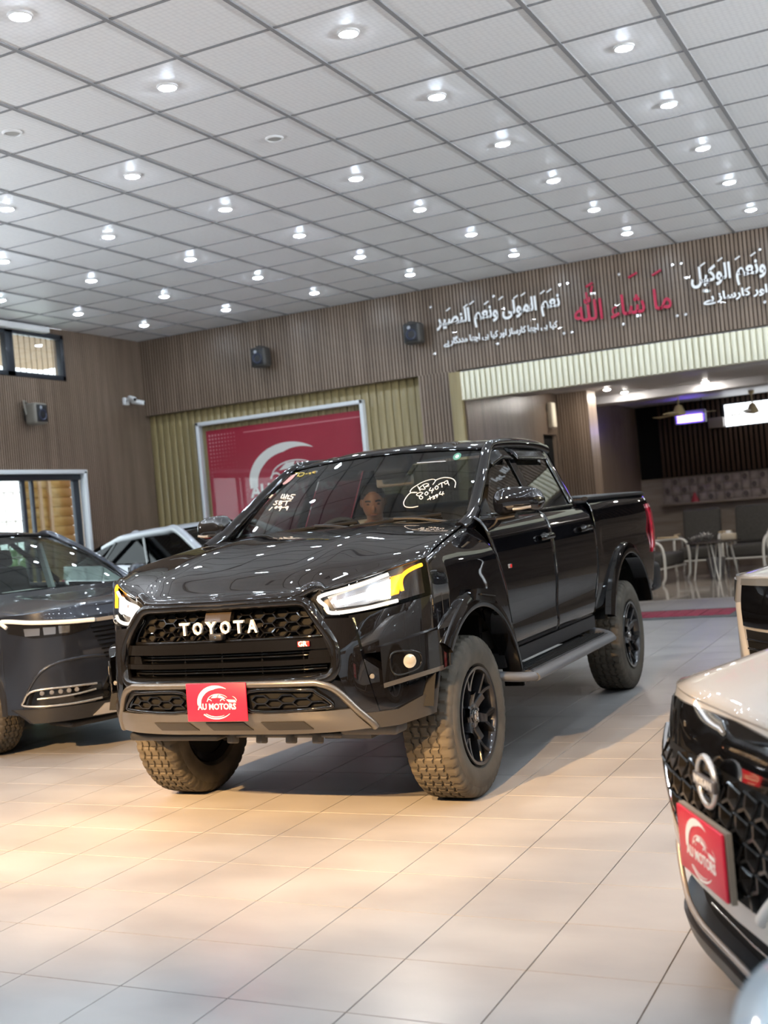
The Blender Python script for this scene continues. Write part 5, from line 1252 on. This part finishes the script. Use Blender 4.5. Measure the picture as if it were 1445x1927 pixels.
    def wsp(s, t):
        a = np.array((s * (gx_(cy, belt) - .02), lerp(cy - .13, cy + .04, s * s), belt + .03 - .02 * s * s)); b = np.array((s * p['rx'] * .97, lerp(ay - .06, ay + .03, s * s), roofz - .055 - .03 * s * s))
        q = lerp(a, b, t); q[1] -= .035 * math.sin(math.pi * t); q[2] += .02 * math.sin(math.pi * t); return q
    ws = grid('windscreen', [[wsp(s, t) for s in np.linspace(-1, 1, 21)] for t in np.linspace(0, 1, 10)], p.get('ws', M_ws), r)
    tube('screen_seal', [wsp(x, t) for x, t in [(x, 0) for x in np.linspace(-1, 1, 15)] + [(1, t) for t in (.3, .6, .9)] + [(x, 1) for x in np.linspace(1, -1, 11)] + [(-1, t) for t in (.9, .6, .3)]], .014, M_gloss, ws, 6, True)
    yr0, yr1 = ay - .05, ry - p['hatch'][1]
    grid('roof', [[(u * p['rx'] * lerp(1, .9, t ** 3), lerp(lerp(yr0, yr0 + .08, u * u), lerp(yr1 + .16, yr1 + .05, u * u), t), roofz - .005 - .06 * (1 - min(1, t / .18)) ** 2 - .055 * abs(u) ** 2.4 - .06 * max(0, (t - .7) / .3) ** 2 - p.get('rdrop', 0) * t ** 2) for u in np.linspace(-1, 1, 25)] for t in np.linspace(0, 1, 18)], paint, r, .01)
    zr = roofz - .07 - p.get('rdrop', 0)
    grid('rear_window', [[(u * lerp(p['rx'] * .86, hw * .80, t), lerp(yr1 + .16, ry - .12, t), lerp(zr, belt + .05, t)) for u in np.linspace(-1, 1, 11)] for t in np.linspace(0, 1, 5)], p['side_glass'], r)
    grid('tailgate', [[(u * hw * lerp(.80, .86, t), lerp(ry - .12, ry, math.sin(t * 2.2)) - .06 * abs(u) ** 3, lerp(belt + .05, sill - .02, t)) for u in np.linspace(-1, 1, 15)] for t in np.linspace(0, 1, 8)], paint, r, .01)
    for s in (-1, 1): grid('tail_light', [[(s * lerp(hw * .5, hw * .90, u), ry - .02 - .16 * u ** 3, lerp(belt - .06, belt - .18, t)) for u in np.linspace(0, 1, 8)] for t in (0, 1)], M_tail, r, .03)
    # cabin
    dsh = grid('dashboard', [[(x, y + .05 * (x / .7) ** 2, z) for x in np.linspace(-hw + .16, hw - .16, 13)] for y, z in ((cy - .02, belt + .0), (cy + .40, belt + .02), (cy + .50, belt - .03), (cy + .50, belt - .3))], M_int, r)
    for x in (-.36, .36):
        st_ = box('seat', (x, cy + 1.05, belt - .42), (.48, .50, .18), M_intg, r, .05, None, 2)
        box('seat_back', (0, .26, .32), (.46, .14, .62), M_intg, st_, .05, (R_(-14), 0, 0), 2); box('head_rest', (0, .35, .70), (.24, .09, .15), M_intg, st_, .035, (R_(-10), 0, 0), 2)
    box('rear_bench', (0, wb - .45, belt - .22), (1.2, .16, .60), M_intg, r, .05, (R_(-12), 0, 0), 2)
    tube('steering_wheel', [(-.36 + .18 * math.cos(a), cy + .60 + .07 * math.sin(a), belt - .06 + .16 * math.sin(a)) for a in np.linspace(0, 2 * math.pi, 24, endpoint=False)], .015, M_int, r, 6, True)
    box('rear_view_mirror', (0, ay + .10, roofz - .16), (.23, .03, .06), M_int, r, .015)
    mo('cabin_floor', *boxVF((0, wb / 2, sill + .06), (hw * 1.75, wb - .9, .06)), M_matte, r, False)
    mo('underbody', *boxVF((0, wb / 2 - .02, sill + .0), (hw * 1.2, wb + ov + rov - .5, .05)), M_matte, r, False)
    mo('engine_bay', *boxVF((0, (cy - ov) / 2 + .12, (sill + belt) / 2 - .06), (hw * 1.05, ov + cy - .32, .45)), M_matte, r, False)
    return r, f, xs, he

M_white_p = P('white pearl paint', (.40, .394, .38), .35, 0, 1.0, spec=.3, coat_r=.015)
M_white_c = P('white paint cool', (.54, .56, .60), .35, 0, 1.0, spec=.3, coat_r=.015)
M_grey_p = P('dark blue grey paint', (.028, .034, .048), .28, .6, 1.0, coat_r=.012)
M_sil_p = P('pale silver blue paint', (.55, .63, .69), .4, .1, 1.0, coat_r=.015)
M_blackglass = glass('privacy glass', (.03, .034, .034), boost=.8, graze=.18)
M_cargl = glass('green car glass', (.60, .68, .64))
M_tintg = glass('side glass grey', (.35, .40, .38), boost=1.2)

# ---------------------------------------------------------------- dark grey crossover at the left
pd = dict(ov=.87, wb=2.61, rov=.85, hw=.895, wr=.335, tw=.215, rr=.225, rimmat=M_rimsil, sill=.30, belt=1.05, roof=1.57, fz=(.25, .97), cowl=.38, atop=1.18, rx=.56,
          dz=[(.2, .07), (.3, .02), (.45, 0), (.6, .02), (.75, .01), (.88, .0), (.98, .05)], hoodz=(.955, 1.0), hatch=(.62, .55), side_glass=M_tintg, ws=M_cargl, rdrop=.04)
dk, df, dxs, dhe = car('dark_crossover', 'dark blue grey crossover car at the left, nose behind the truck', (-5.883, 6.784, 0), R_(73), M_grey_p, pd)
for s in (-1, 1):
    hl = conf('headlight', df, [(.43, .895), (.60, .905), (.78, .925), (.885, .945)], [(.47, .830), (.60, .805), (.78, .805), (.86, .845)], .004, P('lamp black', (.01, .01, .011), .1), dk, 24, 6, sx=s, rim=.02)
    cstrip('running_light', df, [(.43, .886), (.60, .893), (.78, .910), (.872, .928), (.862, .885)], .012, .012, P('frosted strip', (.75, .70, .62), .25, emit=(1, .9, .75), estr=.15), hl, sx=s, flat=1.2)
    for x in (.78, .70, .62): conf('lamp_cell', df, [(x - .033, .868), (x + .033, .872)], [(x - .03, .822), (x + .03, .822)], .006, M_refl, hl, 6, 3, sx=s)
    conf('fog_panel', df, [(.42, .47), (.62, .475), (.80, .47)], [(.40, .36), (.62, .355), (.82, .36)], .008, M_gloss, dk, 18, 5, sx=s, rim=.03)
    cstrip('fog_trim', df, [(.45, .465), (.62, .470), (.79, .465), (.83, .40), (.815, .365), (.62, .357), (.42, .365)], .008, .016, P('trim steel', (.4, .39, .37), .25, .8), dk, sx=s, k=5)
    cstrip('fog_trim', df, [(.46, .43), (.60, .415), (.78, .41)], .007, .018, P('trim steel', (.4, .39, .37), .25, .8), dk, sx=s)
    for x in (.76, .715, .67, .625, .58): lathe('fog_cell', [(0, -.004), (.012, -.004), (.016, 0)], P('fog cell', (.25, .25, .26), .2, .5), dk, 12, 'y', tuple(df.pt(s * x, .445, .014)), (0, 0, s * R_(30)))
    cstrip('bumper_crease', df, [(.84, .36), (.82, .46), (.76, .58), (.66, .635), (.5, .65), (.36, .64)], .010, .0, M_grey_p, dk, sx=s, k=6)
for i in range(9):
    z = .835 - i * .030; w_ = lerp(.455, .34, i / 8)
    cstrip('grille_slat', df, [(-w_, z), (0, z + .004), (w_, z)], .008, .004, M_gloss, dk, k=6, flat=.7)
conf('grille_panel', df, [(-.47, .86), (.47, .86)], [(-.33, .58), (.33, .58)], -.004, M_matte, dk, 20, 8)
conf('grille_lip', df, [(-.44, .895), (0, .90), (.44, .895)], [(-.44, .872), (0, .876), (.44, .872)], .012, P('trim pale', (.62, .58, .52), .25, .6), dk, 20, 3, rim=.03)
conf('lower_mesh', df, [(-.36, .50), (.36, .50)], [(-.46, .34), (.46, .34)], .006, M_matte, dk, 24, 5, rim=.03)
mo('lower_honeycomb', *hexbars(lambda x, z: .345 < z < .495 and abs(x) < lerp(.46, .36, (z - .34) / .16), .07, .05, -.5, .5, .34, .50, lambda x, z, b: tuple(df.pt(x, z, .016 - b)), .006, .01), M_gloss, dk, False)
conf('chin_black', df, [(-.86, .345), (0, .335), (.86, .345)], [(-.80, .25), (0, .24), (.80, .25)], .016, M_black, dk, 40, 5, rim=.05)
conf('chin_silver', df, [(-.40, .325), (0, .32), (.40, .325)], [(-.48, .255), (0, .245), (.48, .255)], .028, P('chin silver', (.55, .53, .50), .3, .7), dk, 24, 4, rim=.04)
box('undertray_lip', (0, -.55, .205), (1.15, .30, .05), M_black, dk, .02)
text('emblem', 'H', .12, M_chrome, dk, tuple(df.pt(0, .74, .012)), (R_(90), 0, 0), .004, fit=(.11, .085))
plate(dk, tuple(df.pt(0, .44, .035)), None)
for x, z in ((-.2, .0),): box('dash_paper', (x, .42, 1.085), (.30, .14, .004), M_print, dk, 0, (0, 0, R_(15)))
box('seat_belt', (.50, 1.25, 1.20), (.03, .06, .55), P('belt pale', (.6, .62, .6), .6), dk, 0, (R_(-35), R_(10), 0))

# ---------------------------------------------------------------- white coupe-like crossover behind it
pw_ = dict(ov=.90, wb=2.64, rov=.72, hw=.89, wr=.345, tw=.215, rr=.225, rimmat=M_rimsil, sill=.30, belt=1.06, roof=1.54, fz=(.25, .93), cowl=.42, atop=1.20, rx=.58,
           dz=[(.2, .07), (.3, .02), (.45, 0), (.6, .02), (.75, .02), (.94, .08)], hoodz=(.93, 1.0), hatch=(.36, .75), side_glass=M_blackglass, rdrop=.10, wedge=.10, rail=.046)
wc, wf_, wxs, whe = car('white_crossover', 'white crossover with dark side windows parked behind the dark car', (-6.3, 10.75, 0), R_(75), M_white_c, pw_)
lathe('roof_fin', [(0, .05), (.03, .045), (.07, .02), (.10, 0)], M_white_c, wc, 16, 'z', (-.1, 2.62, 1.46))
for s in (-1, 1): conf('headlight', wf_, [(.40, .80), (.86, .90)], [(.45, .73), (.86, .80)], .004, M_refl, wc, 16, 4, sx=s, rim=.02)
conf('lower_grille', wf_, [(-.50, .60), (.50, .60)], [(-.60, .36), (.60, .36)], .005, M_matte, wc, 24, 5, rim=.03)
plate(wc, tuple(wf_.pt(0, .48, .03)), None)

# ---------------------------------------------------------------- white hatchback at the right, close to the viewer
M_ngrille = P('bronze black grille', (.035, .032, .03), .22, .3)
pn_ = dict(ov=.85, wb=2.58, rov=.62, hw=.85, wr=.31, tw=.195, rr=.21, rimmat=M_rimsil, sill=.24, belt=.98, roof=1.50, fz=(.33, .815), cowl=.30, atop=1.10, rx=.55, cladding=False,
           dz=[(.10, .10), (.2, .06), (.33, .02), (.45, .0), (.60, .0), (.70, .015), (.80, .05), (.86, .09)], hoodz=(.815, .93), hatch=(.5, .5), side_glass=M_tintg)
nc, nf, nxs, nhe = car('white_hatchback', 'white hatchback with black patterned grille at the right front', (.152, 3.32, 0), R_(-59.6), M_white_p, pn_)
conf('nose_band', nf, [(-.74, .765), (-.5, .800), (0, .815), (.5, .800), (.74, .765)], [(-.66, .672), (-.45, .690), (0, .702), (.45, .690), (.66, .672)], .006, M_gloss, nc, 40, 6, rim=.03)
def inn(x, z): return .400 < z < lerp(.71, .675, abs(x) / .6) and abs(x) < lerp(.19, .575, (z - .40) / .28)
conf('grille_backing', nf, [(-.59, .69), (0, .705), (.59, .69)], [(-.20, .400), (0, .400), (.20, .400)], .002, M_matte, nc, 30, 8)
mo('grille_mesh', *hexbars(inn, .092, .078, -.72, .72, .38, .74, lambda x, z, b: tuple(nf.pt(x, z, .022 - b)), .0075, .02, True), M_ngrille, nc, False)
parts = []                                   # inner tripods that make the cube pattern
w_, h_ = .092, .078
for i in range(-1, 18):
    for j in range(-1, 9):
        cx, cz = -.72 + (i + .5 * (j % 2)) * w_, .38 + j * h_ * .75
        for a, b in ((0, -h_ / 2), (w_ / 2, h_ / 4), (-w_ / 2, h_ / 4)):
            if inn(cx, cz) and inn(cx + a, cz + b): parts.append(tubeVF([nf.pt(cx, cz, .010), nf.pt(cx + a, cz + b, .024)], .0042, 5))
mo('grille_tripods', *joinVF(parts), M_gloss, nc, True)
for s in (-1, 1):
    cstrip('grille_blade', nf, [(.60, .695), (.50, .62), (.34, .50), (.215, .40)], .012, .012, M_chrome if s < 0 else P('blade white', (.72, .70, .66), .25, .2), nc, sx=s, k=6, flat=1.3)
    conf('white_fin', nf, [(.585, .655), (.68, .655)], [(.235, .40), (.36, .40)], .014, M_white_p, nc, 8, 8, sx=s, rim=.03)
    hl = conf('headlight', nf, [(.60, .785), (.72, .790), (.835, .80)], [(.67, .695), (.76, .690), (.835, .70)], .006, P('lamp black', (.01, .01, .011), .1), nc, 14, 5, sx=s, rim=.02)
    conf('lamp_cell', nf, [(.70, .765), (.80, .772)], [(.71, .715), (.80, .715)], .010, M_refl, hl, 6, 4, sx=s)
    conf('lip_end', nf, [(.70, .27), (.85, .33)], [(.70, .155), (.84, .185)], .030, M_black, nc, 10, 5, sx=s, rim=.06)
# emblem: ring with a name bar
em = nf.pt(0, .672, .03)
er = tube('emblem', [(em[0] + .060 * math.cos(a), em[1], em[2] + .060 * math.sin(a)) for a in np.linspace(0, 2 * math.pi, 36, endpoint=False)], .0085, P('emblem silver', (.62, .60, .57), .22, .8), nc, 8, True)
box('name_bar', tuple(em + np.array([0, -.006, 0])), (.142, .012, .030), P('bar grey', (.16, .15, .15), .3, .5), er, .003)
text('bar_lettering', 'NISSAN', .026, M_print, er, tuple(em + np.array([0, -.0125, 0])), (R_(90), 0, 0), .0008, fit=(.118, .020))
lathe('emblem_disc', [(0, .004), (.056, .004)], M_gloss, er, 30, 'y', tuple(em))
plate(nc, tuple(nf.pt(0, .507, .050)), None, .318, .160)
mo('plate_holder', *boxVF(tuple(nf.pt(0, .507, .038)), (.332, .014, .165)), P('holder grey', (.25, .22, .18), .4), nc, False)
# lower intake and black lip
conf('intake_hole', nf, [(-.60, .345), (0, .342), (.60, .345)], [(-.52, .205), (0, .195), (.52, .205)], -.03, M_matte, nc, 30, 6)
cstrip('intake_rim', nf, [(-.62, .35), (-.55, .225), (-.45, .200), (0, .190), (.45, .200), (.55, .225), (.62, .35)], .009, .020, P('rim grey', (.30, .27, .25), .35, .3), nc, k=6)
cstrip('intake_line', nf, [(-.30, .27), (0, .262), (.18, .262), (.24, .275)], .003, -.02, M_refl, nc)
conf('lip_shelf', nf, [(-.84, .25), (-.6, .205), (0, .190), (.6, .205), (.84, .25)], [(-.84, .215), (-.6, .175), (0, .162), (.6, .175), (.84, .215)], .028, P('lip blue black', (.03, .034, .04), .35), nc, 40, 4, rim=.06)
conf('front_lip', nf, [(-.85, .215), (-.6, .172), (0, .160), (.6, .172), (.85, .215)], [(-.83, .150), (-.6, .115), (0, .105), (.6, .115), (.83, .150)], .042, P('lip brown black', (.035, .03, .027), .4), nc, 40, 5, rim=.08)
conf('bumper_under', nf, [(-.83, .345), (0, .345), (.83, .345)], [(-.80, .20), (0, .19), (.80, .20)], -.04, M_matte, nc, 30, 4)

# ---------------------------------------------------------------- white compact further back at the right edge
ph_ = dict(ov=.90, wb=2.55, rov=.60, hw=.85, wr=.31, tw=.195, rr=.21, rimmat=M_rimsil, sill=.26, belt=1.0, roof=1.52, fz=(.28, .87), cowl=.30, atop=1.10, rx=.55, cladding=False,
           dz=[(.2, .08), (.3, .03), (.45, 0), (.7, .0), (.88, .05)], hoodz=(.88, .95), hatch=(.5, .5), side_glass=M_tintg)
hc, hf, hxs, hhe = car('white_compact', 'white compact car with black grille at the right edge behind the hatchback', (-.15, 6.90, 0), R_(-42), M_white_p, ph_)
conf('nose_band', hf, [(-.52, .85), (0, .855), (.52, .85)], [(-.50, .62), (0, .61), (.50, .62)], .010, M_gloss, hc, 30, 6, rim=.04)
conf('band_top', hf, [(-.52, .875), (0, .885), (.52, .875)], [(-.52, .84), (0, .845), (.52, .84)], .016, P('smoked grey', (.16, .16, .15), .1), hc, 30, 3, rim=.04)
conf('lower_grille', hf, [(-.48, .60), (0, .59), (.48, .60)], [(-.44, .34), (0, .33), (.44, .34)], .006, M_matte, hc, 30, 6, rim=.03)
for z in (.55, .50, .45, .40): cstrip('grille_slat', hf, [(-.455, z), (0, z - .005), (.455, z)], .006, .012, M_gloss, hc)
cstrip('emblem_frame', hf, [(-.07, .79), (.07, .79), (.085, .73), (.06, .66), (-.06, .66), (-.085, .73)], .010, .022, M_chrome, hc, closed=True, k=5)
text('emblem', 'H', .1, M_chrome, hc, tuple(hf.pt(0, .727, .024)), (R_(90), 0, 0), .006, fit=(.10, .095), bold=.003)
plate(hc, tuple(hf.pt(0, .50, .035)), None)
for s in (-1, 1):
    conf('headlight', hf, [(.60, .86), (.83, .875)], [(.62, .74), (.82, .78)], .008, M_refl, hc, 12, 4, sx=s, rim=.03)
    cstrip('bumper_blade', hf, [(.56, .74), (.535, .55), (.48, .36)], .030, -.006, M_white_p, hc, sx=s, k=8, flat=.8)

# ---------------------------------------------------------------- pale silver car whose bonnet corner cuts the bottom right
ps_ = dict(ov=.85, wb=2.6, rov=.7, hw=.85, wr=.31, tw=.195, rr=.21, rimmat=M_rimsil, sill=.26, belt=.98, roof=1.48, fz=(.28, .80), cowl=.30, atop=1.10, rx=.55, cladding=False,
           dz=[(.2, .08), (.3, .03), (.45, 0), (.6, .02), (.82, .06)], hoodz=(.80, .90), hatch=(.5, .5), side_glass=M_tintg)
sc_, sf, sxs, she = car('silver_car', 'pale silver blue car bonnet edge in the bottom right corner', (.665, 1.13, 0), R_(-61.5), M_sil_p, ps_)
for s in (-1, 1): conf('headlight', sf, [(.50, .77), (.83, .80)], [(.52, .70), (.82, .72)], .006, M_refl, sc_, 12, 4, sx=s, rim=.02)
conf('lower_grille', sf, [(-.50, .62), (.50, .62)], [(-.58, .36), (.58, .36)], .005, M_matte, sc_, 24, 5, rim=.03)
